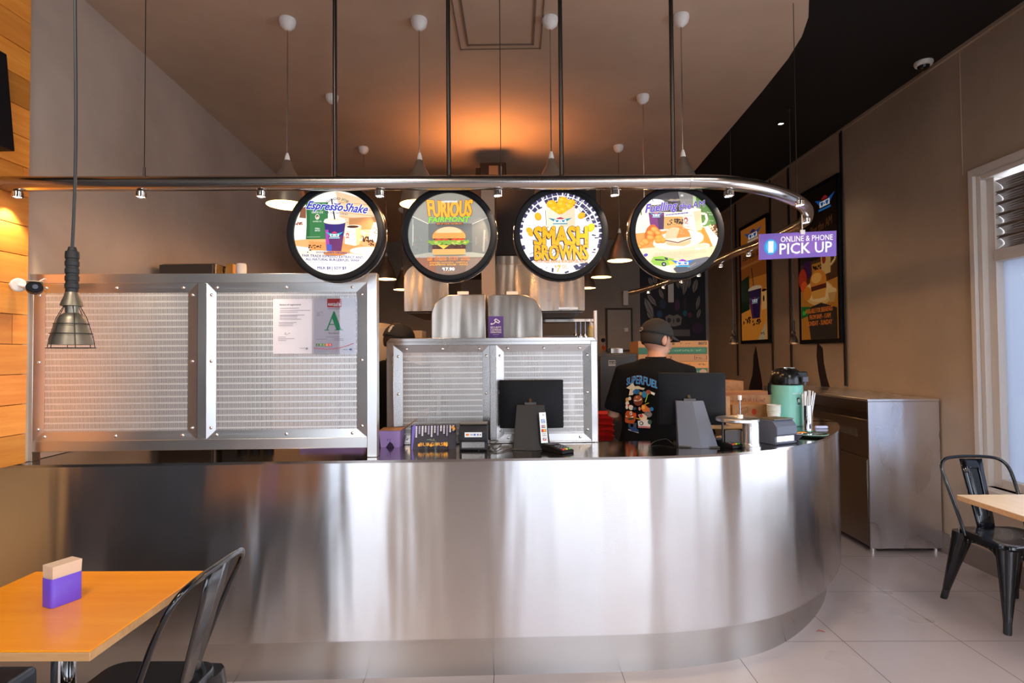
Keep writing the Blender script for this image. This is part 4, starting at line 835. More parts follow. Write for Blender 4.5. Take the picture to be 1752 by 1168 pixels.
# ================================================================ CEILING DEVICES
p = at(1580, 106, Z=HW); t = thing('dome_camera', 'white dome security camera on the black ceiling near the right wall', 'security camera', (p.x, p.y, HW))
mb = MB(); mb.lathe([(.0, 0), (.06, 0), (.062, -.012), (.055, -.028), (.04, -.032)], 28); obj('base', mb, M['white_plastic'], t); mb = MB(); mb.lathe([(.041, -.030), (.036, -.050), (.02, -.062), (.0, -.066)], 24); obj('dome', mb, M['black_paint'], t, label='dark glossy dome')
p = at(1336, 211, Z=HW); t = thing('downlight', 'single lit recessed downlight in the black ceiling', 'downlight', (p.x, p.y, HW))
mb = MB(); mb.lathe([(.022, -.001), (.034, -.001), (.036, -.006), (.030, -.010), (.022, -.004)], 24); obj('trim_ring', mb, M['dark_rod'], t); mb = MB(); mb.lathe([(.0, -.003), (.024, -.003)], 20); obj('lens', mb, M['lens'], t)
l = bpy.data.lights.new('lamp_light', 'SPOT'); l.energy = 25; l.color = (1, .75, .45); l.spot_size = R(95); l.spot_blend = .8; l.shadow_soft_size = .03; o = bpy.data.objects.new('light', l); link(o, t); o.location = (0, 0, -.015)
# bullet camera on the end of the board wall
p = at(43, 487, X=XL + .004); t = thing('bullet_camera', 'black fronted bullet security camera on a white round base at the board wall', 'security camera', (at(50, 489, Y=2.40).x, 2.40, at(50, 489, Y=2.40).z), R(41))
mb = MB(); mb.xf = Matrix.Translation((-.036, .05, .006)) @ Matrix.Rotation(R(90), 4, 'X'); mb.lathe([(.0, .014), (.024, .014), (.029, .010), (.030, 0)], 28); mb.xf = Matrix.Identity(4); obj('mount_base', mb, M['white_plastic'], t)
mb = MB(); mb.tube([(-.036, .045, .006), (-.02, .03, .0), (.015, .01, -.006)], .009, 12); mb.tube([(-.036, .05, .006), (-.075, .075, .006)], .011, 12); mb.tube([(.02, .0, .012), (.035, .01, .026), (.05, .015, .038), (.057, .02, .036)], .0022, 8); obj('arm', mb, M['white_plastic'], t)
mb = MB(); mb.xf = Matrix.Translation((.018, -.02, -.010)) @ Matrix.Rotation(R(90), 4, 'X') @ Matrix.Diagonal((1.28, 1, 1, 1)); mb.lathe([(.0, .045), (.021, .045), (.0235, .042), (.0235, -.06), (.0, -.06)], 28); mb.xf = Matrix.Identity(4); obj('camera_body', mb, M['black_plastic'], t)
mb = MB(); mb.box(-.011, .047, -.070, .045, .0135, .0175); obj('sun_shield', mb, mat('cream_plastic', (.62, .48, .32), .4), t, bev=.004, label='cream top shield'); mb = MB(); mb.xf = Matrix.Translation((.020, -.0652, -.008)) @ Matrix.Rotation(R(90), 4, 'X'); mb.lathe([(.0, .0015), (.009, .001), (.011, -.001)], 20); obj('lens', mb, M['grey_plastic'], t)
# ================================================================ THINGS ON THE COUNTER
def on_counter(px, py): p = at(px, py, Z=CT); return (p.x, p.y, CT)
def till(label, loc, rz, W_, H_, zb, stand_col, sx, flip=1):
    t = thing('till_screen', label, 'till screen', loc, rz, None)
    yb = .10; mb = MB(); n = 12; rows_ = []
    # casing: front (customer side) is the slightly bulged back of the screen
    for j in range(7):
        v = j / 6; z = zb + H_ * v; r = []
        for i in range(n + 1):
            u = i / n; x = (u - .5) * W_; b = .030 * math.sin(math.pi * u) ** .6 * (.35 + .65 * math.sin(math.pi * min(1, v * .9 + .1))); r.append((x, yb - b, z))
        r += [(W_ / 2, yb + .018, z), (-W_ / 2, yb + .018, z)]; rows_.append(r)
    mb.rings(rows_); obj('casing', mb, M['black_plastic'], t, bev=.004, sharp=30)
    mb = MB(); mb.quad([(-W_ / 2 + .012, yb + .0185, zb + .012), (-W_ / 2 + .012, yb + .0185, zb + H_ - .012), (W_ / 2 - .012, yb + .0185, zb + H_ - .012), (W_ / 2 - .012, yb + .0185, zb + .012)]); obj('display', mb, M['black_paint'], t)
    # wedge stand with a ridge down the front
    a, b, c_, d, e, hs = sx; mb = MB()
    mb.rings([[(a, -.055, 0), (c_, -.085, 0), (b, -.055, 0), (b - .01, .07, 0), (a + .01, .07, 0)], [(d[0], .045, hs), (d[1], .03, hs), (d[2], .045, hs), (d[2], .07, hs), (d[0], .07, hs)]])
    obj('stand', mb, stand_col, t, bev=.0025, sharp=20)
    mb = MB(); mb.box((d[0] + d[2]) / 2 - .03, (d[0] + d[2]) / 2 + .03, .04, .075, hs - .004, hs + .012); mb.cyl(((d[0] + d[2]) / 2, .05, hs + .004), ((d[0] + d[2]) / 2, .095, hs + .03), .012, 12); obj('hinge', mb, M['dark_steel'], t, label='metal hinge joint')
    mb = MB(); mb.prism([(a - .005, -.07), (b + .005, -.07), (b + .005, .09), (a - .005, .09)], 0, .008); obj('foot_plate', mb, M['rubber'], t, bev=.003)
    return t
L1 = on_counter(911, 768)
t = till('black till screen seen from behind in front of the lower partition', L1, 0, .335, .252, .088, M['charcoal'], (-.098, .092, -.005, (-.078, 0, .065), 0, .215))
t.location.y += .03
# strip of card logos on the stand's right facet
mb = MB(); a3, b3 = Vector((.041, -.0728, .035)), Vector((.034, -.0045, .178)); ux = Vector((.034, .0125, 0)); up = b3 - a3; nn = ux.cross(up).normalized()
if nn.y > 0: nn = -nn
A = Art(mb, (0, 0, 40, 190), b3 + nn * .004, ux, -up, nn, step=.0002)
A.rect(0, 0, 40, 190, 'e8ecee')
for k in (5, 9, 13): A.line([(14 + k * .6, 22 - k), (18 + k, 16), (14 + k * .6, 12 + k)], 1.6, '8a94a0')
A.rect(8, 44, 32, 68, '1f78c0'); A.text('AM', 11, 47, 29, 56, 'ffffff', .02); A.text('EX', 11, 58, 29, 66, 'ffffff', .02)
A.rect(8, 80, 15, 98, '1f5aa8'); A.rect(16, 80, 23, 98, 'c02838'); A.rect(24, 80, 31, 98, '2a8a48'); A.text('JCB', 9, 85, 30, 93, 'ffffff', .02)
A.rect(6, 106, 34, 124, '1c2a50'); A.ell(16, 115, 8, 8, 'e02a20'); A.ell(24, 115, 8, 8, 'f0a020'); A.text('Debit', 8, 130, 32, 137, '404858'); A.text('VISA', 8, 142, 32, 150, '1c3a90', .02, .2)
A.rect(10, 160, 30, 176, '24508c'); A.rect(10, 168, 30, 176, 'c03040'); A.text('UP', 13, 162, 27, 173, 'ffffff', .02)
obj('card_logo_strip', mb, M['print'], t, label='white strip of payment card logos')
L2 = on_counter(1194, 764)
t2 = till('black till screen seen from behind in front of the man in the cap', L2, R(-7), .35, .275, .095, M['grey_plastic'], (-.095, .098, .012, (-.090, -.008, .050), 0, .225))
t2.location.y += .03
def terminal(label, loc, rz):
    t = thing('card_terminal', label, 'card terminal', loc, rz)
    mb = MB(); pr = [(-.08, 0), (.08, 0), (.085, .018), (.06, .034), (.0, .030), (-.08, .016)]
    mb.prism([(y, z) for y, z in pr], -.038, .038, axis='x'); obj('casing', mb, M['black_plastic'], t, bev=.004)
    mb = MB(); mb.quad([(-.028, .015, .0325), (.028, .015, .0325), (.028, .058, .0352), (-.028, .058, .0352)]); obj('display', mb, M['grey_plastic'], t)
    mb = MB()
    for r in range(4):
        for c_ in range(3):
            x = -.02 + c_ * .02; y = -.065 + r * .017; z = .0195 + (y + .08) / .08 * .0135; mb.box(x - .007, x + .007, y - .005, y + .005, z - .006, z + .0015, c=lin('5a5c62') if r else lin(('c03028', 'd0b020', '2a9a40')[c_]))
    obj('keypad', mb, M['coat'], t); return t
terminal('black card terminal lying right of the first till stand', on_counter(953, 772), R(38))
terminal('black card terminal lying right of the second till stand', on_counter(1240, 763), R(30))
# receipt printers
def receipt_printer(label, loc, rz, w, d, h, bodym, sticker):
    t = thing('receipt_printer', label, 'receipt printer', loc, rz)
    mb = MB(); mb.prism([(-d / 2, .012), (-d / 2 + .012, 0), (d / 2, 0), (d / 2, h * .9), (d / 2 - .02, h), (-d / 2 + .028, h), (-d / 2, h * .74), (-d / 2, h * .40), (-d / 2 + .014, h * .34), (-d / 2 + .014, h * .12)], -w / 2, w / 2, axis='x'); obj('casing', mb, bodym, t, bev=.004)
    mb = MB(); mb.prism([(-d / 2 + .018, h + .0005), (d / 2 - .01, h - .006), (d / 2 - .01, h + .004), (-d / 2 + .018, h + .006)], -w / 2 + .002, w / 2 - .002, axis='x'); obj('lid', mb, M['lid'], t, bev=.0015)
    mb = MB(); mb.box(-w / 2 + .012, w / 2 - .012, -d / 2 + .012, -d / 2 + .016, .01, h * .34); obj('port_panel', mb, M['steel'], t, label='pale metal connector panel')
    if sticker:
        mb = MB(); A = Art(mb, (0, 0, 110, 32), (-w / 2 + .028, -d / 2 - .001, h * .73), (.085, 0, 0), (0, 0, -.024), (0, -1, 0), step=.0002)
        A.rect(0, 0, 110, 32, 'e8ecf0'); A.ell(16, 16, 7, 7, 'e03028'); A.ell(22, 16, 7, 7, 'f0a028'); A.text('VISA', 36, 11, 52, 20, '2040a0', .02, .2); A.rect(58, 10, 70, 22, '2a78c0'); A.rect(80, 10, 84, 22, '1f5aa8'); A.rect(85, 10, 89, 22, 'c02838'); A.ell(100, 16, 5, 5, '6a7078')
        obj('card_logo_sticker', mb, M['print'], t, label='white sticker of payment card logos')
    return t
M['lid'] = mat('printer_lid', (.10, .075, .05), .3)
receipt_printer('black receipt printer with a card logo sticker left of the first till', on_counter(811, 768), R(0), .137, .13, .128, M['charcoal'], True)
receipt_printer('black and grey receipt printer between the steel dispenser and the green flask', on_counter(1328, 757), R(24), .145, .14, .125, M['grey_plastic'], False)
# cables behind / around the first printer
q = random.Random(4)
def cable(name, label, pts, r=.0022):
    P = smooth_path([(a, b) for a, b, c_ in pts], 6); n = len(P); zs = [c_ for a, b, c_ in pts]
    full = []
    for i, (x, y) in enumerate(P):
        f = i / (n - 1) * (len(zs) - 1); k = min(int(f), len(zs) - 2); full.append((x, y, zs[k] + (zs[k + 1] - zs[k]) * (f - k)))
    mb = MB(); mb.tube(full, r, 6); tag(obj(name, mb, M['rubber']), label, 'cable')
def cw(px, py, z=.003): p = at(px, py, Z=CT); return (p.x, p.y, CT + z)
cable('cable', 'tangle of black cable lying right of the first receipt printer', [cw(818, 772), cw(838, 766, .01), cw(852, 760, .02), cw(838, 762, .025), cw(846, 770, .003), cw(858, 764, .012), cw(846, 767, .02), cw(836, 772, .003), cw(852, 775), cw(876, 768, .004)])
cable('cable', 'black cable lying behind the second till stand', [cw(1110, 764), cw(1122, 758, .012), cw(1140, 757, .02), cw(1152, 762, .01), cw(1160, 760, .003)])
# leaflet rack with menus
lx = on_counter(742, 768); t = thing('menu_leaflet', 'black and purple price list leaflet propped up left of the receipt printer', 'leaflet', lx, R(2))
mb = MB(); W_, H_ = .225, .118; ty = .035
for k in range(3):
    A = Art(mb, (0, 0, 300, 150), (-W_ / 2 - .004 * k, .0 + ty + .003 * k, H_ - .002 * k), (W_, 0, 0), (0, -ty, -H_), (0, -1, .3), step=.0002)
    A.poly([(0, 10), (18, 0), (300, 0), (300, 150), (0, 150)], '241c30')
    if k == 0:
        A.poly([(0, 10), (18, 0), (24, 0), (8, 150), (0, 150)], '6a5ac0')
        for c_ in range(13):
            x = 24 + c_ * 21; h0 = 128 - (c_ * 37) % 60
            if x > 270: h0 = 70
            A.rect(x, 8, x + 11, h0 * .62, ('d8d4e0', 'b0a8c8', 'e8e4ea')[c_ % 3])
            for r_ in range(0, int(h0 * .62) - 8, 9): A.rect(x, 15 + r_, x + 11, 17 + r_, '241c30')
        for x, y in ((278, 20), (286, 30), (55, 128), (110, 126), (135, 130), (170, 122), (225, 124), (238, 130)): A.ell(x, y, 9, 9, 'f0a020', 12)
        A.text('BURGERS', 60, 114, 215, 134, 'e8a030', .03); A.text('99', 218, 112, 245, 136, 'f8b830', .04)
mb2 = MB(); mb2.rings([[(-W_ / 2 - .008, ty + .010, H_ - .004), (W_ / 2, ty + .010, H_ - .004), (W_ / 2, .010, 0), (-W_ / 2 - .008, .010, 0)], [(-W_ / 2 - .008, ty + .014, H_ - .004), (W_ / 2, ty + .014, H_ - .004), (W_ / 2, .014, 0), (-W_ / 2 - .008, .014, 0)]])
obj('sheets', mb, M['print'], t); obj('backing_board', mb2, M['black_plastic'], t)
hx = on_counter(738, 771); mb = MB(); mb.tube([(-.024, 0, .001), (-.024, 0, .052), (-.02, 0, .056), (.02, 0, .056), (.024, 0, .052), (.024, 0, .001)], .004, 8, flat=(1, .6)); tag(obj('acrylic_clip', mb, M['glass_green'], loc=(hx[0], hx[1] - .012, CT)), 'clear acrylic bracket standing in front of the leaflet', 'bracket')
# purple and brown open carton at the post
p = on_counter(664, 768); t = thing('takeaway_box', 'small purple takeaway carton with open brown flaps beside the partition post', 'box', (p[0], p[1] + .09, CT), R(-5))
mb = MB(); mb.rings([[(-.05, -.035, 0), (.05, -.035, 0), (.05, .035, 0), (-.05, .035, 0)], [(-.056, -.04, .085), (.056, -.04, .085), (.056, .04, .085), (-.056, .04, .085)]]); obj('body', mb, mat('lilac_card', (.36, .26, .62), .6), t)
for s_ in (0, 1):
    mb = MB(); mb.quad([(.056, -.04, .086), (.056, .04, .086), (.13, .045, .10 + .04 * s_), (.13, -.045, .10 + .04 * s_)] if s_ else [(-.056, -.04, .0865), (.056, -.04, .0865), (.07, .03, .098), (-.056, .03, .094)]); obj('flap', mb, M['card'], t, solid=.001, label='brown cardboard flap')
mb = MB(); A = Art(mb, (0, 0, 100, 85), (-.055, -.0405, .084), (.11, 0, 0), (.0, .0053, -.084), (0, -1, 0)); A.poly([(30, 85), (50, 55), (62, 66), (72, 85)], '3a2a52'); A.rect(38, 40, 42, 52, '6a58a0'); A.rect(50, 40, 54, 52, '6a58a0'); obj('print', mb, M['print'], t)
# round steel dispenser with plate and knobbed rod
M['bright_steel'] = steel('bright_steel', (.88, .87, .87), .3)
pc_ = on_counter(1285, 766); t = thing('steel_dispenser', 'round polished steel dispenser with wide flat plate and knobbed rod right of the second till', 'dispenser', pc_)
mb = MB(); mb.lathe([(.0, 0), (.046, 0), (.046, .010), (.041, .012), (.040, .024), (.0385, .026), (.038, .128), (.036, .131), (.0, .131)], 40); obj('canister', mb, M['bright_steel'], t)
mb = MB(); mb.lathe([(.0, .131), (.098, .131), (.103, .134), (.103, .146), (.097, .150), (.0, .150)], 48, c0=(-.058, .02, 0)); obj('plate', mb, M['bright_steel'], t)
mb = MB(); mb.cyl((-.052, .0, .15), (-.052, .0, .165), .014, 20); obj('collar', mb, M['white_plastic'], t)
mb = MB(); mb.cyl((-.052, 0, .16), (-.052, 0, .245), .0035, 10); obj('rod', mb, M['chrome'], t)
mb = MB(); mb.lathe([(.0, .262), (.008, .262), (.009, .26), (.009, .24), (.008, .238), (.0, .238)], 20, c0=(-.052, 0, 0)); obj('knob', mb, M['white_plastic'], t, bev=0)
mb = MB(); mb.cyl((-.128, .03, 0), (-.128, .03, .132), .006, 12); mb.box(-.120, -.038, .02, .05, .0, .085); obj('support', mb, M['dark_steel'], t, label='dark support bracket under the plate')
# paper cups, nested
cp = at(1327, 730, Z=CT + .0); cx_, cy_ = cp.x, cp.y + .02
def cup():
    mb = MB(); mb.lathe([(.0, 0), (.030, 0), (.040, .088), (.0425, .089), (.043, .092), (.041, .0945), (.039, .092), (.029, .003), (.0, .003)], 32); return obj('paper_cup', mb, M['cup'])
M['cup'] = mat('cup_card', (.70, .72, .66), .5); c0_ = cup()
for k in range(5):
    o = c0_ if k == 0 else c0_.copy()
    if k: link(o)
    o.location = (cx_, cy_, CT + .001 + .011 * k); tag(o, 'plain white paper cup nested in the stack beside the green flask', 'cup', 'nested paper cups on the counter')
o['label'] = 'topmost white paper cup of the nested stack beside the green flask'; c0_['label'] = 'white paper cup standing at the very bottom of the nested stack'
M['lid_black'] = mat('flask_lid', (.008, .008, .009), .22, Specular_IOR_Level=.35)
# green airpot
p = at(1349, 727, Z=CT); t = thing('airpot_flask', 'mint green pump flask with black lid standing on the right end of the counter', 'flask', (p.x, p.y + .02, CT))
r = .099; mb = MB(); mb.lathe([(.0, 0), (r - .006, 0), (r, .006), (r, .256), (r - .004, .262), (.0, .262)], 56); obj('body', mb, M['green'], t)
mb = MB(); mb.lathe([(r - .004, .262), (r + .001, .266), (r + .001, .300), (r - .004, .325), (r - .018, .350), (r - .040, .366), (.03, .374), (.0, .375)], 48); mb.box(.01, r + .004, -.075, -.01, .295, .350); obj('lid', mb, M['lid_black'], t, bev=.006)
mb = MB(); mb.box(-.03, .045, -.03, .03, .37, .378); obj('pump_button', mb, M['chrome'], t, bev=.003, label='shiny pump button')
mb = MB(); mb.box(.055, .092, -.105, -.070, .285, .318); mb.cyl((.075, -.09, .288), (.075, -.09, .262), .008, 12); obj('spout', mb, M['grey_plastic'], t, bev=.003, label='grey pouring spout')
mb = MB(); mb.tube([(-.098, 0, .285), (-.118, -.02, .27), (-.125, -.03, .23), (-.122, -.03, .2)], .007, 10, flat=(1, 1.6)); obj('handle', mb, M['black_plastic'], t)
class WrapArt(Art):
    """print wrapped round an upright cylinder / elliptic body of radii rx, ry given as functions of height"""
    def set(s, rfun, zc, sc_, a0, lift=.0006): s.rf = rfun; s.zc = zc; s.sc = sc_; s.a0 = a0; s.lift = lift; return s
    def P(s, x, y):
        z = s.zc - (y - s.pg[1]) * s.sc; rx, ry, cx, cy = s.rf(z); u = (x - (s.pg[0] + s.pg[2]) / 2) * s.sc
        a = s.a0 + u / max(rx, .02); k = s.lift + s.L * .00015
        return Vector((cx + (rx + k) * math.sin(a), cy - (ry + k) * math.cos(a), z))
mb = MB(); A = WrapArt(mb, (0, 0, 100, 110), (0, 0, 0), (1, 0, 0), (0, 0, -1), (0, -1, 0)).set(lambda z: (r, r, 0, 0), .215, .00075, R(14))
A.text('GOOD JOE', 8, 0, 92, 16, 'e8f4f0', .02); A.ell(60, 62, 17, 22, '2a3430'); A.ell(63, 66, 12, 15, 'd8ece4'); A.ell(54, 48, 14, 8, '2a3430', rot=-20); A.ell(60, 62, 2, 2, '2a3430', 8); A.line([(64, 70), (68, 70)], 1.5, '2a3430'); A.poly([(45, 96), (58, 84), (66, 90), (78, 84), (82, 98), (70, 94), (62, 100)], '2a3430'); A.text('COFFEE CO', 25, 106, 80, 112, 'c8e4dc', .01)
obj('logo', mb, M['print'], t, label='pale lettering and small dark portrait emblem')
# straws in a steel holder
p = at(1383, 731, Z=CT); sx_, sy_ = p.x, p.y + .015; t = thing('straw_holder', 'tall steel tumbler full of white straws beside the green flask', 'holder', (sx_, sy_, CT))
mb = MB(); mb.lathe([(.0, .004), (.027, .004), (.0285, .138), (.0305, .138), (.0295, .0), (.0, .0)], 32); obj('tumbler', mb, M['chrome'], t)
s0 = None
for k in range(18):
    a = 2.4 * k; rr = .004 + .019 * math.sqrt(k / 18); bx, by = rr * math.cos(a) * .8, rr * math.sin(a) * .8; tx, ty_ = bx * 2.4 + .016, by * 1.6
    mb = MB(); d = Vector((tx - bx, ty_ - by, .225)); mb.tube([(0, 0, 0), d * (.92 + .08 * math.sin(k * 7))], .0038, 8); o = obj('paper_straw', mb, M['straw'] if 'straw' in M else M.setdefault('straw', mat('straw_paper', (.92, .92, .93), .5)), loc=(sx_ + bx, sy_ + by, CT + .008))
    tag(o, 'thin white straw standing in the steel tumbler', 'straw', 'white straws in the steel tumbler')
p = at(1395, 727, Z=CT); mb = MB(); mb.lathe([(.0, 0), (.018, 0), (.019, .125), (.017, .125), (.0, .11)], 24); tag(obj('stirrer_pot', mb, mat('copper_brown', (.38, .18, .08), .4, .3), loc=(p.x + .005, p.y + .075, CT)), 'narrow copper brown pot just behind the straw tumbler', 'pot')
p = at(1402, 733, Z=CT); mb = MB(); mb.tube([(-.038, 0, .009), (.03, 0, .009), (.038, 0, .009)], [.009, .009, .006], 16); o = obj('marker_pen', mb, mat('pale_blue_plastic', (.50, .54, .75), .35), loc=(p.x + .012, p.y, CT)); tag(o, 'pale blue tube lying right of the straw tumbler', 'pen')
p = at(1386, 746, Z=CT); t = thing('glass_plate', 'round green tinted glass plate near the rounded edge of the counter', 'plate', (p.x, p.y + .01, CT)); mb = MB(); mb.lathe([(.0, .003), (.07, .003), (.095, .012), (.097, .016), (.093, .015), (.07, .007), (.0, .007)], 48); obj('dish', mb, M['glass_green'], t)
mb = MB(); mb.lathe([(.094, .0135), (.098, .014), (.0985, .017), (.095, .0175)], 48); obj('rim', mb, mat('green_glass_rim', (.25, .45, .38), .1), t)
p = at(1357, 752, Z=CT); t = thing('small_bowl', 'small dark grey bowl between the receipt printer and the glass plate', 'bowl', (p.x, p.y - .005, CT)); mb = MB(); mb.lathe([(.0, 0), (.022, 0), (.038, .018), (.046, .036), (.044, .036), (.036, .020), (.02, .004), (.0, .004)], 32); obj('bowl', mb, M['bowl'], t); mb = MB(); mb.lathe([(.0435, .0362), (.0465, .0365), (.0463, .0385), (.0437, .0382)], 32); obj('rim', mb, M['white_plastic'], t, label='white rim')
for k, (dx, dy, dz, ro, lab) in enumerate(((-.012, -.01, .040, 80, 'upright curled orange peel in the small grey bowl'), (.052, .012, .042, 5, 'long orange peel strip lying from the bowl rim to the glass plate'))):
    mb = MB(); mb.xf = Matrix.Rotation(R(-ro), 4, 'Y'); mb.tube([(-.028, 0, 0), (-.01, 0, .003), (.01, 0, .003), (.028, 0, 0)], [.003, .0075, .007, .003], 8, flat=(.5, 1.3)); tag(obj('orange_peel', mb, M['orange'], loc=(p.x + dx, p.y + dy, CT + dz - (.008 if k else .012))), lab, 'orange peel')

# ================================================================ KITCHEN
# prep bench behind the right part of the counter
t = thing('prep_bench', 'wooden topped prep bench with cartons behind the right end of the counter', 'bench', (1.22, 4.25, 0)); mb = MB(); mb.box(-.17, .36, -.55, .62, .995, 1.026); obj('bench_top', mb, M['ply'], t, bev=.003)
for sx_ in (-.14, .33):
    for sy_ in (-.52, .58): mb = MB(); mb.box(sx_ - .02, sx_ + .02, sy_ - .02, sy_ + .02, 0, .995); obj('leg', mb, M['steel_kit'], t)
def carton(label, x0, x1, y0, y1, z0, z1, draw=None, page=(0, 0, 100, 50), name='carton', rz=0):
    t = thing(name, label, 'box', ((x0 + x1) / 2, (y0 + y1) / 2, z0), rz); w, d, h = x1 - x0, y1 - y0, z1 - z0
    mb = MB(); mb.box(-w / 2, w / 2, -d / 2, d / 2, 0, h); obj('box', mb, M['card'], t, bev=.002)
    if draw:
        mb = MB(); A = Art(mb, page, (-w / 2, -d / 2 - .0008, h), (w, 0, 0), (0, 0, -h), (0, -1, 0)); draw(A); obj('printing', mb, M['print'], t)
    return t
zc0 = 1.027
def dA(A):
    A.line([(18, 12), (38, 6), (40, 22), (20, 28), (18, 12)], .9, '6a3420'); A.scrib(21, 10, 36, 14, '6a3420', rot=-16); A.scrib(22, 18, 38, 22, '6a3420', rot=-16); A.ell(56, 20, 6, 9, 'b83a1c'); A.text('IONA', 24, 33, 50, 46, '8a3a24', .06)
carton('brown carton with a stamp and red printing behind the receipt printer', at(1253, 692, Y=3.80).x, 1.72, 3.80, 4.05, 1.027, at(1290, 692, Y=3.80).z, dA)
def dB(A): A.scrib(8, 12, 88, 20, 'a04a20'); A.rect(0, 0, 100, 5, 'a8622c')
carton('orange brown flat carton behind the stamped carton', at(1236, 672, Y=4.08).x, at(1326, 672, Y=4.08).x, 4.08, 4.32, zc0, at(1290, 671, Y=4.08).z, dB)
def dC(A): A.rect(10, 42, 58, 72, 'e8e4e0')
carton('plain brown carton with a white label, rearmost on the prep bench', at(1218, 655, Y=4.36).x, at(1272, 655, Y=4.36).x, 4.36, 4.62, zc0, at(1250, 652, Y=4.36).z, dC, (0, 0, 100, 100))
p = at(1241, 700, Y=3.66); carton('dark orange carton with a white mark, left of the stamped carton', p.x - .055, p.x + .04, 3.68, 3.98, zc0, at(1241, 678, Y=3.68).z, lambda A: A.poly([(35, 25), (70, 15), (62, 35), (78, 45), (45, 40)], 'e8d8b0'))
# cartons stacked on the rack behind the man
YS = 5.0; xa, xb = at(1092, 600, Y=YS).x, at(1212, 600, Y=YS).x
def band_carton(label, z0, z1, code, k):
    def d(A):
        A.rect(0, 0, 100, 30, ('c8904e', 'e09a48')[k]); (A.text(code, 86, 7, 98, 20, '4a2c18', .02) if k == 0 else A.scrib(86, 9, 97, 17, '4a2c18')); A.scrib(60, 10, 76, 16, '7a4c28'); A.ell(50, 14, 2, 6, '7a4c28')
        A.rect(0, 32, 98, 64, '1f6a48'); A.rect(40, 40, 95, 55, '3a7c58'); A.scrib(52, 44, 90, 50, '9ac0a0'); A.ell(40 if k == 0 else 92, 48, 5, 12, 'c0a080'); A.rect(0, 66, 100, 100, 'c08a4e'); A.text('2', 44, 74, 48, 86, '5a3820', .02); A.line([(80, 72), (97, 72), (97, 92), (80, 92), (80, 72)], 1, '7a4c28'); A.scrib(82, 78, 96, 87, '6a4224')
    return carton(label, xa, xb, YS, YS + .38, z0, z1, d, (0, 0, 100, 100))
z1, z2, z3 = at(1150, 655, Y=YS).z, at(1150, 618, Y=YS).z, at(1150, 583, Y=YS).z
band_carton('green banded brown carton on the dark rack, under another carton', z1, z2 - .002, '2014', 1); band_carton('green banded brown carton on top of the stack behind the man', z2, z3, '8072', 0)
t = thing('storage_rack', 'dark metal storage rack holding the banded cartons', 'rack', ((xa + xb) / 2, YS + .2, 0))
for z in (.4, .8, z1 - .001):
    mb = MB(); mb.box(-.36, .36, -.22, .22, z - .025, z); obj('shelf', mb, M['dark_steel'], t)
for a in (-.34, .34):
    for b in (-.2, .2): mb = MB(); mb.box(a - .015, a + .015, b - .015, b + .015, 0, z1 - .026); obj('upright', mb, M['dark_steel'], t)
# black appliance left of the man with a small label, steel lid on top
pa, pb = at(1024, 605, Y=4.3), at(1092, 605, Y=4.3)
t = thing('upright_fridge', 'black upright appliance with a small silver badge left of the man', 'fridge', ((pa.x + pb.x) / 2, 4.6, 0)); w = (pb.x - pa.x) / 2; hz = pa.z
mb = MB(); mb.box(-w, w, -.27, .27, 0, hz); obj('body', mb, M['apron'], t, bev=.008); mb = MB(); mb.box(-w + .01, w - .01, -.295, -.272, .15, hz - .02); obj('door', mb, M['apron'], t, bev=.006)
mb = MB(); A = Art(mb, (0, 0, 60, 45), (at(1041, 616, Y=4.3).x - t.location.x, -.2965, at(1041, 616, Y=4.3).z), (.055, 0, 0), (0, 0, -.045), (0, -1, 0)); A.rect(0, 0, 60, 45, '8a8884'); A.rect(4, 6, 56, 30, '3a3836'); A.scrib(8, 12, 52, 24, 'b8b4ae'); obj('badge', mb, M['print'], t, label='small silver badge')
p = at(1051, 600, Y=4.4); mb = MB(); mb.box(-.05, .05, -.1, .1, 0, .045); tag(obj('steel_tray', mb, M['steel_kit'], loc=(p.x + .03, 4.55, hz), bev=.004), 'small steel tray on top of the black appliance', 'tray')
# red stack of cups seen past the partition edge
p = at(1026, 752, Y=3.9)
t = thing('side_table', 'low dark stand under the red crates at the partition edge', 'stand', (p.x, 3.95, 0)); mb = MB(); mb.box(-.12, .12, -.14, .14, p.z - .03, p.z - .001); obj('top', mb, M['dark_steel'], t)
for a in (-.1, .1):
    for b in (-.12, .12): mb = MB(); mb.box(a - .01, a + .01, b - .01, b + .01, 0, p.z - .03); obj('leg', mb, M['dark_steel'], t)
for k in range(5):
    mb = MB(); mb.rings([[(-.10, -.1, 0), (.10, -.1, 0), (.10, .1, 0), (-.10, .1, 0)], [(-.11, -.11, .03), (.11, -.11, .03), (.11, .11, .03), (-.11, .11, .03)], [(-.115, -.115, .033), (.115, -.115, .033), (.115, .115, .033), (-.115, .115, .033)]])
    tag(obj('red_basket', mb, M['red'], loc=(p.x - .02, 3.95, p.z + .038 * k)), 'bright red plastic basket behind the partition edge, %s of its pile' % ('bottom', 'second from the bottom', 'middle', 'second from the top', 'topmost')[k], 'basket', 'pile of red plastic baskets')
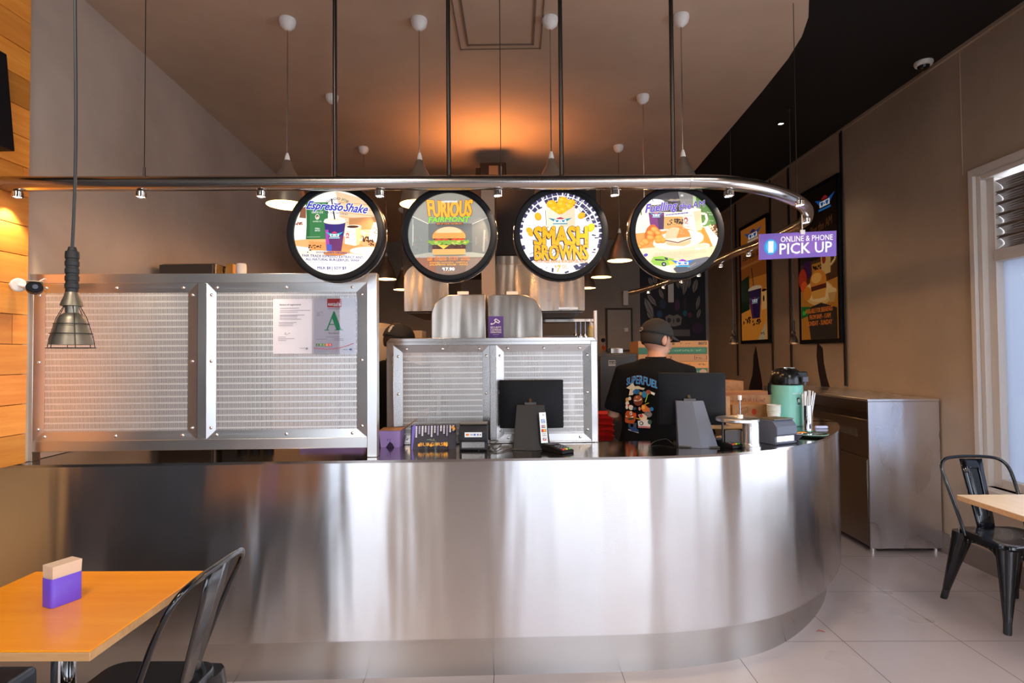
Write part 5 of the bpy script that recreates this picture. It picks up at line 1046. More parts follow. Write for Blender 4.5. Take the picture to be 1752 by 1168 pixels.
# wall fittings on the kitchen back wall
pA, pB = at(1039, 530, Y=YB - .04), at(1080, 598, Y=YB - .04); t = thing('switchboard', 'grey metal switchboard cabinet on the kitchen back wall', 'cabinet', ((pA.x + pB.x) / 2, YB, pB.z)); w, h = (pB.x - pA.x) / 2, pA.z - pB.z
mb = MB(); mb.box(-w - .03, w + .03, -.03, -.001, -.03, h + .03); obj('surround', mb, M['kitchen_dark'], t); mb = MB(); mb.box(-w, w, -.05, -.03, 0, h); obj('door', mb, mat('grey_enamel', (.32, .28, .24), .5), t, bev=.004); mb = MB(); mb.box(w - .11, w - .05, -.062, -.05, h / 2 - .03, h / 2 + .03); obj('latch', mb, M['white_plastic'], t, label='small white latch')
p = at(1032, 588, Y=YB - .04); t = thing('power_outlet', 'wall socket with a red plug left of the switchboard cabinet', 'socket', (p.x, YB, p.z)); mb = MB(); mb.box(-.06, .05, -.02, -.001, -.12, .14); obj('plate', mb, mat('cream_enamel', (.42, .33, .24), .5), t, bev=.003); mb = MB(); mb.cyl((0, -.02, .06), (0, -.04, .06), .035, 16); obj('dial', mb, M['black_plastic'], t); mb = MB(); mb.cyl((.0, -.02, -.05), (.01, -.08, -.08), .03, 12); obj('plug', mb, mat('red_plug', (.7, .12, .03), .5), t, label='red plug')
p = at(1070, 510, Y=YB - .05); mb = MB(); mb.box(-.04, .04, -.09, -.001, -.12, .12); tag(obj('wall_box', mb, M['white_plastic'], loc=(p.x, YB, p.z), bev=.004), 'narrow pale box on the back wall above the switchboard cabinet', 'wall box')
# mural panel
pA, pB = at(1094, 400, Y=YB - .02), at(1209, 640, Y=YB - .02)
t = thing('mural_panel', 'large dark mural of pale feathers and a mask on the back wall', 'mural', ((pA.x + pB.x) / 2, YB, .6)); w = pB.x - pA.x; zt_ = at(1150, 330, Y=YB).z; zt_ = min(zt_, 3.37)
mb = MB(); mb.box(-w / 2, w / 2, -.02, -.001, 0, zt_ - .6); obj('board', mb, mat('mural_dark', (.012, .010, .018), .6), t)
ph = lambda y: y
mb = MB(); zt5 = at(1150, 430, Y=YB - .02).z; zb5 = at(1150, 660, Y=YB - .02).z
A = Art(mb, (70, 0, 660, 1168), (-w / 2, -.0215, zt5 - .6), (w, 0, 0), (0, 0, -(zt5 - zb5)), (0, -1, 0), step=.0006)
for x0, y0, x1, y1, wd_ in ((110, 400, 190, 580, 62), (130, 360, 220, 480, 44), (150, 220, 180, 300, 40), (195, 180, 215, 300, 46), (250, 200, 262, 260, 34), (440, 190, 445, 330, 44), (240, 320, 280, 420, 36), (490, 230, 460, 390, 44), (520, 210, 505, 330, 38), (585, 240, 550, 370, 50), (605, 380, 575, 520, 34), (610, 500, 580, 590, 34), (130, 520, 180, 590, 46), (400, 250, 420, 330, 30), (330, 60, 345, 160, 40), (390, 40, 400, 150, 40), (290, 90, 300, 200, 36)):
    dx, dy = x1 - x0, y1 - y0; l = math.hypot(dx, dy); nx, ny = -dy / l * wd_ / 2, dx / l * wd_ / 2
    A.poly([(x0, y0), (x0 + dx * .25 + nx * .8, y0 + dy * .25 + ny * .8), (x0 + dx * .6 + nx, y0 + dy * .6 + ny), (x1, y1), (x0 + dx * .6 - nx * .9, y0 + dy * .6 - ny * .9), (x0 + dx * .25 - nx * .7, y0 + dy * .25 - ny * .7)], '8a827c'); A.line([(x0, y0), (x1, y1)], 4, '24202a')
for x, y, rx, ry, c_ in ((240, 545, 26, 30, '12406a'), (270, 460, 30, 40, '1c2c48'), (400, 470, 24, 50, '4a1a40'), (470, 540, 20, 26, '0c5a6a'), (512, 555, 18, 22, '6a1838'), (580, 670, 50, 50, '3c1238'), (350, 620, 60, 30, '2a1030'), (470, 450, 14, 60, '3a1634')): A.ell(x, y, rx, ry, c_)
A.poly([(290, 570), (330, 550), (365, 562), (400, 548), (440, 575), (430, 640), (370, 655), (305, 645)], '7a746c'); A.ell(325, 600, 18, 20, '2a262c'); A.ell(405, 600, 18, 20, '2a262c'); A.poly([(355, 600), (365, 580), (375, 600), (365, 635)], '4a464a')
A.rect(355, 682, 510, 738, '6a6260'); 
for k in range(4): A.rect(362, 690 + k * 12, 503, 695 + k * 12, '544c4c')
obj('painting', mb, M['print'], t)
p = at(1149, 500, Y=YB - .1); mb = MB(); mb.box(-.045, .045, -.07, -.03, -.16, .16); tag(obj('wall_box', mb, M['white_plastic'], loc=(p.x, YB, p.z), bev=.004), 'narrow pale box in front of the feather mural', 'wall box')
# cooking line: twin steel hoods, column, duct, heat cabinets
def rounded_profile(w, h, rl, rr, n=8):
    pts = [(0, 0), (w, 0)]
    if rr: pts += [(w - rr + rr * math.cos(R(90 * k / n)), h - rr + rr * math.sin(R(90 * k / n))) for k in range(n + 1)]
    else: pts.append((w, h))
    if rl: pts += [(rl - rl * math.sin(R(90 * k / n)), h - rl + rl * math.cos(R(90 * k / n))) for k in range(n + 1)]
    else: pts.append((0, h))
    return pts
YH = 4.6
def hood(label, pxa, pxb, rl, rr):
    a, b = at(pxa, 533, Y=YH), at(pxb, 533, Y=YH); top = at(pxa, 452, Y=YH).z; t = thing('extractor_hood', label, 'extractor hood', (a.x, YH, a.z), 0, 'steel extractor hoods')
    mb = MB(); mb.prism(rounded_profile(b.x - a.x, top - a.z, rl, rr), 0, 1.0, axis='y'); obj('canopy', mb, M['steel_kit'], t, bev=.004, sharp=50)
    mb = MB(); mb.box(.02, b.x - a.x - .02, .03, .97, -.012, 0); obj('filter_bank', mb, M['dark_steel'], t, label='dark grease filter underside'); return t, b.x - a.x, top - a.z
hood('steel extractor hood with rounded left corner behind the heated cabinets', 691, 768, .13, 0)
t, w, h = hood('wide steel extractor hood with rounded right corner behind the heated cabinets', 846, 1001, 0, .13)
mb = MB(); mb.box(w - .22, w - .06, -.02, 0, .012, .03); obj('handle', mb, M['steel'], t)
a, b = at(824, 500, Y=4.45), at(847, 500, Y=4.45); mb = MB(); mb.box(0, b.x - a.x, 0, .12, 0, at(835, 316, Y=4.45).z - 1.0); tag(obj('steel_column', mb, mat('column_steel', (.30, .22, .17), .4, .7), loc=(a.x, 4.45, 1.0)), 'square brown steel column between the two extractor hoods', 'column')
a, b = at(850, 436, Y=4.95), at(1020, 330, Y=4.95); mb = MB(); mb.box(0, b.x - a.x, 0, .5, 0, at(930, 318, Y=4.95).z - a.z); tag(obj('duct_housing', mb, M['black_matte'], loc=(a.x, 4.95, a.z)), 'black extractor duct housing above the wide hood', 'duct')
a, b = at(849, 456, Y=4.7), at(1000, 436, Y=4.7); mb = MB(); mb.box(0, b.x - a.x, 0, .6, 0, b.z - at(846, 452, Y=4.6).z - .003); tag(obj('steel_plenum', mb, M['steel_kit'], loc=(a.x, 4.7, at(846, 452, Y=4.6).z + .001)), 'grey steel plenum box resting on the wide hood', 'plenum')
a, b = at(690, 440, Y=5.2), at(822, 330, Y=5.2); mb = MB(); mb.box(0, b.x - a.x, 0, .4, 0, at(750, 318, Y=5.2).z - at(691, 452, Y=4.6).z); tag(obj('bulkhead', mb, M['kitchen_dark'], loc=(a.x, 5.2, at(691, 452, Y=4.6).z + .001)), 'dark brown bulkhead box behind the burger sign', 'bulkhead')
# heated cabinets behind the small partition
YC = 3.32
def heat_cab(label, pxa, pxb, rl, rr, hx_):
    a, b = at(pxa, 560, Y=YC), at(pxb, 560, Y=YC); top = at(pxa, 504, Y=YC).z; z0 = 1.30; t = thing('heated_cabinet', label, 'heated cabinet', (a.x, YC, z0)); w, h = b.x - a.x, top - z0
    mb = MB(); mb.prism(rounded_profile(w, h, rl, rr, 10), 0, .45, axis='y'); obj('body', mb, M['steel_kit2'], t, bev=.004, sharp=50)
    x = at(hx_, 500, Y=YC).x - a.x; mb = MB(); mb.box(x - .034, x + .034, .03, .06, h, h + .022); obj('handle', mb, M['white_plastic'], t, bev=.003, label='white plastic handle'); return t, a, w, h, z0
M['steel_kit2'] = steel('cabinet_front_steel', (.42, .37, .32), .25, .3, wav=.018)
heat_cab('steel heated cabinet with rounded left corner behind the small partition', 738, 831, .13, 0, 791)
t, a, w, h, z0 = heat_cab('steel heated cabinet with rounded right corner and purple notice behind the small partition', 835, 928, 0, .13, 876)
mb = MB(); q0, q1 = at(832, 541, Y=YC), at(858, 580, Y=YC); A = Art(mb, (0, 0, 130, 190), (0, 0, 0), (q1.x - q0.x, 0, 0), (0, 0, q1.z - q0.z), (0, -1, 0), step=.0003)
A.rect(0, 0, 130, 190, '53388c'); A.poly([(48, 30), (66, 18), (104, 42), (92, 60), (62, 52)], 'e8e4f0'); A.poly([(60, 34), (70, 28), (92, 44), (86, 52)], '53388c'); A.line([(28, 66), (50, 60), (60, 46)], 8, 'e8e4f0'); A.ell(28, 64, 9, 8, 'e8e4f0')
for s_, y in (('SECURITY', 92), ('CAMERAS', 112), ('OPERATING', 132)): A.text(s_, 18, y - 7, 112, y + 8, 'e8e4f0', .04)
A.rect(38, 150, 92, 153, 'c8c0dc'); A.scrib(50, 166, 80, 173, 'c8c0dc')
tag(obj('security_notice', mb, M['print'], loc=(q0.x + .012, YC - .0015, q0.z)), 'purple sticker reading SECURITY CAMERAS OPERATING on the right heated cabinet', 'sticker')
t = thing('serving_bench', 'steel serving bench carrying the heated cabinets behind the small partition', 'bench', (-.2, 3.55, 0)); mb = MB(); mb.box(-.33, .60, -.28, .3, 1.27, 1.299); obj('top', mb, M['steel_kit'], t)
for a_ in (-.30, .57):
    for b_ in (-.25, .27): mb = MB(); mb.box(a_ - .02, a_ + .02, b_ - .02, b_ + .02, 0, 1.27); obj('leg', mb, M['steel_kit'], t)
# cooking range wall under the wide hood with shelf, tools and bottle
a, b = at(930, 549, Y=5.4), at(1014, 549, Y=5.4); t = thing('utensil_shelf', 'steel wall shelf over the dark cooking range at the right of the kitchen', 'shelf', (a.x, 5.4, a.z)); w = b.x - a.x
mb = MB(); mb.box(-.9, w, -.1, .15, -.015, .01); obj('board', mb, M['steel_kit'], t)
mb = MB(); mb.box(w - .02, w, .02, .12, -.14, -.015); mb.box(-.9, -.88, .02, .12, -.14, -.015); obj('bracket', mb, M['steel_kit'], t)
for k in range(5):
    o = obj('hanging_utensil', (lambda m_: (m_.cyl((0, 0, 0), (0, 0, -.12), .008, 8), m_.ball((0, 0, -.14), .022, .006, .03, 10, 6), m_)[-1])(MB()), M['chrome'], loc=(a.x + .30 + .045 * k, 5.3, a.z - .0155 - .001)); tag(o, '%s of five small steel utensils hanging under the kitchen wall shelf' % ('leftmost', 'second from left', 'middle', 'second from right', 'rightmost')[k], 'utensil', 'utensils under the wall shelf')
t = thing('cooking_range', 'dark cooking range with a raised backguard beyond the small partition', 'cooker', (.1, 5.1, 0)); mb = MB(); mb.box(-.83, .50, -.35, .25, 0, .95); obj('body', mb, M['apron'], t); mb = MB(); mb.box(-.83, .50, .18, .25, .95, 1.60); obj('backguard', mb, M['apron'], t); mb = MB(); mb.box(.05, .42, -.3, .1, 1.45, 1.66); mb.box(.07, .10, -.28, .08, .95, 1.45); mb.box(.37, .40, -.28, .08, .95, 1.45); obj('grill_top', mb, M['dark_steel'], t, label='raised dark grill section')
p = at(1006, 578, Y=5.0); t = thing('sauce_bottle', 'small pale squeeze bottle on the range near the partition corner', 'bottle', (p.x + .03, 5.0, p.z)); mb = MB(); mb.lathe([(.0, 0), (.035, 0), (.036, .09), (.02, .11), (.0, .11)], 20); obj('bottle', mb, mat('mustard_bottle', (.55, .45, .2), .4), t); mb = MB(); mb.lathe([(.018, .108), (.018, .13), (.006, .135), (.004, .17), (.0, .17)], 16); obj('cap', mb, M['white_plastic'], t)
mb = MB(); mb.box(-.05, .05, -.05, .05, -(p.z - .001), -.001); tag(obj('bottle_stand', mb, M['dark_steel'], loc=(p.x + .03, 5.0, p.z)), 'slim dark stand under the squeeze bottle', 'stand')
# pale post
a = at(1019, 531, Y=3.35); mb = MB(); mb.box(-.008, .008, 0, .04, 0, a.z); tag(obj('steel_post', mb, M['white_plastic'], loc=(a.x, 3.35, 0)), 'slim pale upright post at the right edge of the small partition', 'post')
# left of the kitchen: fridge top, pale pipe, floodlight, wall vessel
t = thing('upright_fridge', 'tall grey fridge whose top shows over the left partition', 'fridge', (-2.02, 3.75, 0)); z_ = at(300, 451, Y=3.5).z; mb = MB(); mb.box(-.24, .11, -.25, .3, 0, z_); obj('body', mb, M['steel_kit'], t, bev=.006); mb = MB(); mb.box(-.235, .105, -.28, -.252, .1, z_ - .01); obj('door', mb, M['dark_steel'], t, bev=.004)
a = at(413, 451, Y=3.6); mb = MB(); mb.lathe([(.0, 0), (.032, 0), (.032, a.z - 1.941), (.028, a.z - 1.931), (.0, a.z - 1.931)], 24); tag(obj('white_canister', mb, M['white_plastic'], loc=(a.x + .0, 3.6, 1.931)), 'white canister whose top shows over the left partition', 'canister')
mb = MB(); mb.box(-1.898, -1.74, 3.55, 3.95, 0, 1.93); tag(obj('tall_cabinet', mb, M['apron'], bev=.004), 'tall narrow dark cabinet behind the left partition, right of the grey fridge', 'cabinet')
a = at(393, 452, Y=3.62); mb = MB(); mb.box(-.012, .03, -.02, .02, 0, a.z - 1.931); tag(obj('brass_tin', mb, mat('brass', (.5, .25, .05), .4, .6), loc=(a.x, 3.62, 1.931)), 'short brass coloured tin left of the white canister', 'tin')
a, b = at(815, 301, Y=5.05), at(866, 284, Y=5.05); t = thing('ceiling_projector', 'black boxy unit showing just above the pipe rail under the kitchen ceiling', 'ceiling unit', ((a.x + b.x) / 2, 5.05, 0)); w = (b.x - a.x) / 2
mb = MB(); mb.box(-w + .04, w, -.1, .1, at(840, 317, Y=5.05).z, b.z); mb.box(-w, -w + .10, -.08, .08, a.z - .03, b.z - .04); obj('body', mb, M['black_plastic'], t, bev=.005); mb = MB(); mb.box(-w + .12, w - .07, -.104, -.099, a.z - .02, b.z - .03); obj('front_panel', mb, mat('brown_grey_panel', (.05, .04, .035), .6), t); l = bpy.data.lights.new('uplight', 'SPOT'); l.energy = 50; l.color = (1, .36, .10); l.shadow_soft_size = .15; l.spot_size = R(160); l.spot_blend = 1.0; o = bpy.data.objects.new('light', l); link(o, t); o.location = (0, -.35, b.z - .45); o.rotation_euler = (R(180), 0, 0)
p = at(662, 560, Y=4.6); t = thing('plastic_drum', 'large cream rounded drum on a shelf behind the worker at left', 'drum', (p.x - .06, 4.6, 1.42)); mb = MB(); mb.lathe([(.0, 0), (.17, 0), (.19, .05), (.19, .2), (.15, .30), (.08, .34), (.0, .35)], 36); obj('body', mb, mat('cream_plastic_drum', (.42, .34, .24), .5), t); 
mb = MB(); mb.box(-.3, .38, -.25, .25, -.03, -.001); mb.box(-.28, -.25, -.23, .23, -1.42, -.03); mb.box(.33, .36, -.23, .23, -1.42, -.03); tag(obj('shelf_unit', mb, M['steel_kit'], loc=(p.x - .06, 4.6, 1.42)), 'steel shelf unit under the cream drum at the left of the kitchen', 'shelf')
a, b = at(698, 580, Y=4.5), at(725, 566, Y=4.5); mb = MB(); mb.box(0, b.x - a.x, 0, .2, 0, b.z - 1.42); tag(obj('pale_box', mb, mat('pale_card', (.5, .36, .22), .7), loc=(a.x, 4.42, 1.42), bev=.003), 'pale box beside the black cap of the worker at left', 'box')
# small cups seen in the gap under the big partition
for k, px in enumerate((405, 427, 451)):
    p = at(px, 766, Z=CT); mb = MB(); mb.lathe([(.0, 0), (.024, 0), (.028, .05), (.0, .05)], 20); o = obj('small_tub', mb, M['black_plastic'], loc=(p.x, p.y + .06, CT)); tag(o, 'low black tub glimpsed under the big left partition, %s of three' % ('leftmost', 'middle', 'rightmost')[k], 'tub', 'black tubs under the partition')
p0, p1 = at(500, 766, Z=CT), at(612, 766, Z=CT); mb = MB(); mb.box(0, p1.x - p0.x, 0, .06, 0, .05); tag(obj('napkin_box', mb, mat('lilac_card2', (.30, .22, .55), .6), loc=(p0.x, p0.y + .09, CT), bev=.003), 'long lilac box glimpsed under the right half of the big partition', 'box')

# ================================================================ PEOPLE
def person(label, loc, rz, yaw, arm_l, arm_r, lean=0.0, head_dx=.0, draw=None, logo=None, s=1.0):
    t = thing('person', label, 'person', loc, rz); t.scale = (s, s, s)
    def limb(mb, P, rr, n=14): mb.tube(P, rr, n)
    hx_, hy_ = head_dx, .05 + lean * .5; HC = Vector((hx_, hy_, 1.575)); HR = Matrix.Translation(HC) @ Matrix.Rotation(yaw, 4, 'Z') @ Matrix.Rotation(R(-12), 4, 'X')
    def torso(mb, k=0.0, z0=.88):
        prof = [(.86, .16, .115, 0), (.95, .172, .125, 0), (1.05, .158, .112, 0), (1.15, .165, .115, .01), (1.27, .188, .125, .02), (1.36, .195, .122, .035), (1.41, .178, .105, .045), (1.445, .12, .080, .05), (1.47, .07, .062, .055)]
        rs = []
        for z, rx, ry, f in prof:
            if z < z0: continue
            cy = lean * f / .05 * .5; cx = hx_ * max(0, (z - .95) / .6); rs.append([(cx + (rx + k) * math.cos(a), cy + (ry + k) * math.sin(a), z) for a in [2 * math.pi * j / 24 for j in range(24)]])
        mb.rings(rs)
    def arm_pts(side, spec):
        sh = Vector((side * .175 + hx_ * .8, lean * .4, 1.385)); return [sh, Vector(spec[0]), Vector(spec[1])]
    body = MB(); torso(body)
    body.tube([(hx_ * .9, lean * .45, 1.42), (hx_, hy_ - .012, 1.50), (hx_, hy_, 1.55)], [.060, .051, .050], 16)
    body.xf = HR
    body.ball((0, 0, .03), .076, .096, .105, 20, 14); body.ball((0, .035, -.045), .055, .058, .06, 16, 10)      # skull, jaw
    body.tube([(0, .088, .03), (0, .108, .0), (0, .118, -.018), (0, .095, -.028)], [.008, .012, .015, .009], 10)    # nose
    body.ball((0, .086, -.052), .024, .012, .010, 12, 6); body.ball((0, .088, .045), .05, .014, .010, 12, 6)        # lips, brow
    for sd in (-1, 1): body.ball((sd * .079, -.004, .0), .010, .020, .033, 12, 8)                                   # ears
    body.xf = Matrix.Identity(4)
    for sd, spec in ((-1, arm_l), (1, arm_r)):
        sh, el, wr = arm_pts(sd, spec); m1 = sh.lerp(el, .5); m2 = el.lerp(wr, .35)
        body.tube([sh, m1, el, m2, wr], [.052, .047, .039, .040, .027], 14)
        d = (wr - el).normalized(); side = d.cross(Vector((0, 0, 1))).normalized(); up = side.cross(d)
        palm = wr + d * .05; body.tube([wr - d * .005, wr + d * .03, wr + d * .085], [.024, .036, .037], 14, flat=(.42, 1.0) if abs(d.z) < .9 else (1, .42))
        for k, (off, ln, rr) in enumerate(((-.028, .070, .0085), (-.010, .080, .009), (.009, .075, .009), (.027, .058, .008))):
            b0 = wr + d * .078 + side * off; b1 = b0 + d * ln * .5 - up * .008; b2 = b1 + d * ln * .35 - up * .022; b3 = b2 + d * ln * .1 - up * .018
            body.tube([b0, b1, b2, b3], [rr, rr, rr * .9, rr * .75], 8)
        th = -sd * side if True else side; body.tube([wr + d * .02 + th * .02, wr + d * .05 + th * .045 - up * .005, wr + d * .078 + th * .052 - up * .012], [.013, .011, .009], 8)
    for sd in (-1, 1):
        body.tube([(sd * .085, 0, .90), (sd * .095, .0, .70), (sd * .10, .01, .48), (sd * .10, -.01, .30), (sd * .10, -.02, .09)], [.095, .078, .056, .054, .038], 16)
        body.tube([(sd * .10, -.05, .045), (sd * .105, .02, .05), (sd * .11, .12, .035), (sd * .11, .18, .028)], [.035, .045, .040, .026], 12)
    ob = obj('body', body, M['skin'], t, sharp=180)
    def fuse(o, vx, it=4):
        md = o.modifiers.new('fuse', 'REMESH'); md.mode = 'VOXEL'; md.voxel_size = vx; md.use_smooth_shade = True
        sm = o.modifiers.new('smooth', 'SMOOTH'); sm.iterations = it; sm.factor = .5
    fuse(ob, .006, 3)
    for sd in (-1, 1):
        e = MB(); e.xf = HR; e.ball((sd * .032, .083, .028), .012, .012, .010, 14, 8); obj('eye', e, M['eye'], t)
    # shirt: torso and sleeves as one cloth surface
    sh_ = MB(); torso(sh_, .014, .87); 
    for sd, spec in ((-1, arm_l), (1, arm_r)):
        sh, el, wr = arm_pts(sd, spec); sh_.tube([sh - Vector((sd * .05, 0, -.005)), sh, sh.lerp(el, .45), sh.lerp(el, .92)], [.060, .070, .068, .070], 16)
    so = obj('shirt', sh_, M['shirt'], t, sharp=180); fuse(so, .011, 5)
    mb = MB(); mb.rings([[(hx_ * .9 + .066 * math.cos(a), lean * .45 + .002 + .064 * math.sin(a), 1.452) for a in [2 * math.pi * j / 28 for j in range(28)]], [(hx_ * .92 + .059 * math.cos(a), lean * .45 + .004 + .060 * math.sin(a), 1.478) for a in [2 * math.pi * j / 28 for j in range(28)]]], caps=False); obj('collar', mb, M['shirt'], t, solid=.004)
    tr_ = MB(); tr_.rings([[((.178 if z > .9 else .17) * math.cos(a), .13 * math.sin(a), z) for a in [2 * math.pi * j / 24 for j in range(24)]] for z in (.82, .88, .96)])
    for sd in (-1, 1): tr_.tube([(sd * .085, 0, .90), (sd * .097, 0, .70), (sd * .102, .01, .48), (sd * .10, -.01, .25), (sd * .10, -.02, .075)], [.105, .09, .072, .068, .064], 16)
    to = obj('trousers', tr_, M['trousers'], t, sharp=180); fuse(to, .012, 4)
    for sd in (-1, 1):
        mb = MB(); mb.tube([(sd * .10, -.075, .035), (sd * .105, -.02, .05), (sd * .108, .06, .048), (sd * .11, .13, .036), (sd * .11, .205, .026)], [.030, .048, .050, .046, .026], 14, flat=(.8, 1)); obj('shoe', mb, M['rubber'], t, sharp=180)
    # hair rim and cap
    mb = MB(); mb.xf = HR; mb.ball((0, -.014, .024), .081, .092, .10, 20, 12, z0=-.55, z1=.5); obj('hair', mb, M['hair'], t, sharp=180)
    mb = MB(); mb.xf = HR @ Matrix.Translation((0, -.004, .036)); mb.ball((0, 0, 0), .090, .109, .104, 28, 12, z0=-.02); co = obj('cap', mb, M['shirt2'], t, sharp=180)
    br = MB(); br.xf = HR @ Matrix.Translation((0, -.004, .036)); n = 12; up_ = []; dn = []
    for k in range(n + 1):
        a = R(28 + 124 * k / n); up_.append((.088 * math.cos(a), .104 * math.sin(a), .010)); dn.append((.092 * math.cos(a) * 1.05, .104 * math.sin(a) + .075 * math.sin(math.pi * k / n) ** .6, -.004 - .012 * math.cos(R(180 * k / n)) ** 2))
    for k in range(n): br.quad([up_[k], up_[k + 1], dn[k + 1], dn[k]])
    obj('brim', br, M['shirt2'], co, solid=.004, sharp=180)
    bt = MB(); bt.xf = HR @ Matrix.Translation((0, -.004, .036)); bt.ball((0, 0, .104), .008, .008, .005, 10, 5); obj('cap_button', bt, M['shirt2'], co)
    if logo:
        lg = MB(); A = WrapArt(lg, (0, 0, 100, 100), (0, 0, 0), (1, 0, 0), (0, 0, -1), (0, -1, 0)); rf = lambda z: (.0915 * math.sqrt(max(.05, 1 - ((z) / .106) ** 2)), .1105 * math.sqrt(max(.05, 1 - ((z) / .106) ** 2)), 0, 0)
        A.set(rf, .085, .00085, 0, .0012); lg.xf = HR @ Matrix.Translation((0, -.004, .036)); logo(A); obj('cap_badges', lg, M['print'], co, label='white embroidered marks on the cap')
    if draw:
        pr_ = MB(); 
        def rf2(z):
            pts = [(.95, .172, .125, 0), (1.05, .158, .112, 0), (1.15, .165, .115, .01), (1.27, .188, .125, .02), (1.36, .195, .122, .035), (1.41, .178, .105, .045)]
            for (a, rxa, rya, fa), (b, rxb, ryb, fb) in zip(pts, pts[1:]):
                if a <= z <= b or (b == 1.41 and z > b):
                    u = min((z - a) / (b - a), 1); f = fa + (fb - fa) * u; return (rxa + (rxb - rxa) * u + .0225, rya + (ryb - rya) * u + .0225, hx_ * max(0, (z - .95) / .6), lean * f / .05 * .5)
            return (.19, .145, 0, 0)
        A = WrapArt(pr_, (200, 230, 700, 1030), (0, 0, 0), (1, 0, 0), (0, 0, -1), (0, -1, 0)).set(rf2, 1.385, .00044, R(-21), 0); draw(A); obj('back_print', pr_, M['print'], t, label='bright cartoon food print with blue lettering on the back of the shirt')
    return t
M['eye'] = mat('eye', (.6, .58, .55), .2); M['shirt2'] = mat('cap_cotton', (.016, .015, .016), .85)
def cap1(A):
    q = random.Random(2)
    A.set(A.rf, .085, .00085, R(-38), .0012); 
    for k in range(9): A.line([(35 + q.uniform(-8, 8), 20 + k * 7), (52 + q.uniform(-10, 10), 18 + k * 7 + q.uniform(-6, 6)), (48 + q.uniform(-8, 8), 26 + k * 7)], 4.5, 'c8c4c0')
    A.set(A.rf, .085, .00085, R(-8), .0014); A.ell(40, 84, 26, 16, 'b8b4b0', 24); A.ell(40, 84, 17, 9, '1a1918', 24)
def shirt_art(A):
    def arc(a, b): x = 235 + 450 * a; k = (a - .5) * 2; return (x, 395 + 60 * max(0, a - .35) - 28 * (1 - k * k) - b * (110 - 20 * abs(k)))
    A.text('SUPERFUEL', 0, 0, 1, 1, '2090d0', .03, warp=arc, outline='5a2440', ow=.05)
    A.poly([(230, 430), (290, 400), (340, 360), (375, 405), (430, 400), (470, 420), (520, 425), (500, 450), (430, 440), (380, 470), (350, 520), (280, 530), (300, 450)], 'd8ccb4'); A.ell(325, 450, 6, 6, '202020', 8); A.ell(405, 475, 48, 34, '1c5890'); A.ell(370, 480, 20, 26, '2a78b8'); A.ell(465, 500, 22, 24, 'c89828'); A.ell(510, 510, 34, 44, '1a7cae'); A.ell(565, 480, 34, 30, '9a4a28'); A.poly([(590, 465), (650, 490), (640, 520), (600, 500)], 'e8e4dc')
    A.ell(425, 590, 68, 72, '7a3416'); A.ell(425, 560, 55, 34, 'a85424'); A.poly([(365, 590), (480, 560), (475, 585), (430, 600), (380, 605)], 'f0e8d0'); A.ell(410, 548, 8, 8, 'f0f0f0', 8)
    A.line([(560, 500), (525, 610)], 10, 'a8d840'); A.line([(520, 640), (570, 620)], 8, 'd8c830'); A.ell(255, 590, 34, 30, 'd8a858'); A.ell(300, 570, 26, 24, 'e8d8c0'); A.ell(255, 640, 36, 30, 'f0e4d4'); A.ell(280, 660, 18, 16, 'c82a20'); A.ell(320, 690, 40, 34, 'e8dcd0'); A.ell(245, 690, 26, 26, 'f4ece0'); A.ell(375, 700, 30, 20, '2a4860')
    A.poly([(470, 700), (480, 650), (520, 640), (560, 680), (600, 690), (585, 740), (500, 740)], 'e87828'); A.ell(500, 680, 22, 26, 'f8b838'); A.ell(605, 700, 24, 26, '1a80c8'); A.ell(560, 770, 50, 40, '707a78'); A.ell(570, 770, 20, 16, 'c87070'); A.ell(450, 700, 16, 24, 'd89878')
    A.poly([(212, 880), (215, 780), (245, 740), (330, 735), (385, 770), (395, 850), (370, 905), (240, 900)], 'b8501c'); A.ell(322, 768, 22, 26, 'f4f0e8'); A.ell(320, 770, 11, 14, '14242a'); A.poly([(218, 800), (380, 800), (370, 845), (300, 860), (220, 835)], '2a3428'); A.poly([(225, 806), (372, 806), (360, 824), (230, 822)], 'f0e8d0'); A.ell(385, 790, 22, 34, 'd84820')
    A.poly([(430, 780), (500, 760), (550, 800), (545, 850), (470, 850)], 'f0d8c0'); A.poly([(440, 790), (480, 765), (500, 800), (470, 820)], 'd02818'); A.line([(400, 825), (470, 840)], 10, 'e8c028'); A.poly([(430, 860), (560, 840), (600, 860), (590, 930), (520, 925), (440, 930)], 'e8e4e0'); A.ell(480, 890, 26, 26, '1c2430'); A.ell(478, 890, 15, 16, 'f0f0f0'); A.poly([(440, 925), (600, 920), (590, 950), (440, 950)], 'd87878'); A.ell(585, 870, 26, 30, '1a4a38')
    A.rect(290, 905, 325, 950, '28485a'); A.rect(370, 890, 415, 960, '384a58'); A.poly([(290, 950), (400, 945), (450, 985), (440, 1010), (350, 1000)], '143c78'); A.line([(290, 985), (450, 1015)], 14, 'c8c0b0')
px_ = at(1111, 700, Y=3.36)
person('man in black cap and black shirt with colourful back print, back turned', (px_.x, 3.36, 0), R(-14), R(-48), ((-.215, .02, 1.13), (-.16, .26, 1.09)), ((.235, .04, 1.14), (.14, .27, 1.08)), .03, .045, shirt_art, cap1, 1.0)
def cap2(A):
    q = random.Random(6); A.set(A.rf, .085, .00085, R(36), .0012)
    for k in range(8): A.line([(35 + q.uniform(-6, 6), 16 + k * 7), (52 + q.uniform(-8, 8), 18 + k * 7), (44, 24 + k * 7)], 4.5, 'c8c4c0')
px_ = at(668, 700, Y=3.62)
person('worker in a black cap and black shirt half hidden behind the left partition post', (px_.x, 3.62, 0), R(-10), R(-50), ((-.23, .04, 1.14), (-.13, .27, 1.12)), ((.23, .04, 1.14), (.13, .27, 1.12)), .03, .03, None, cap2, 1.0)
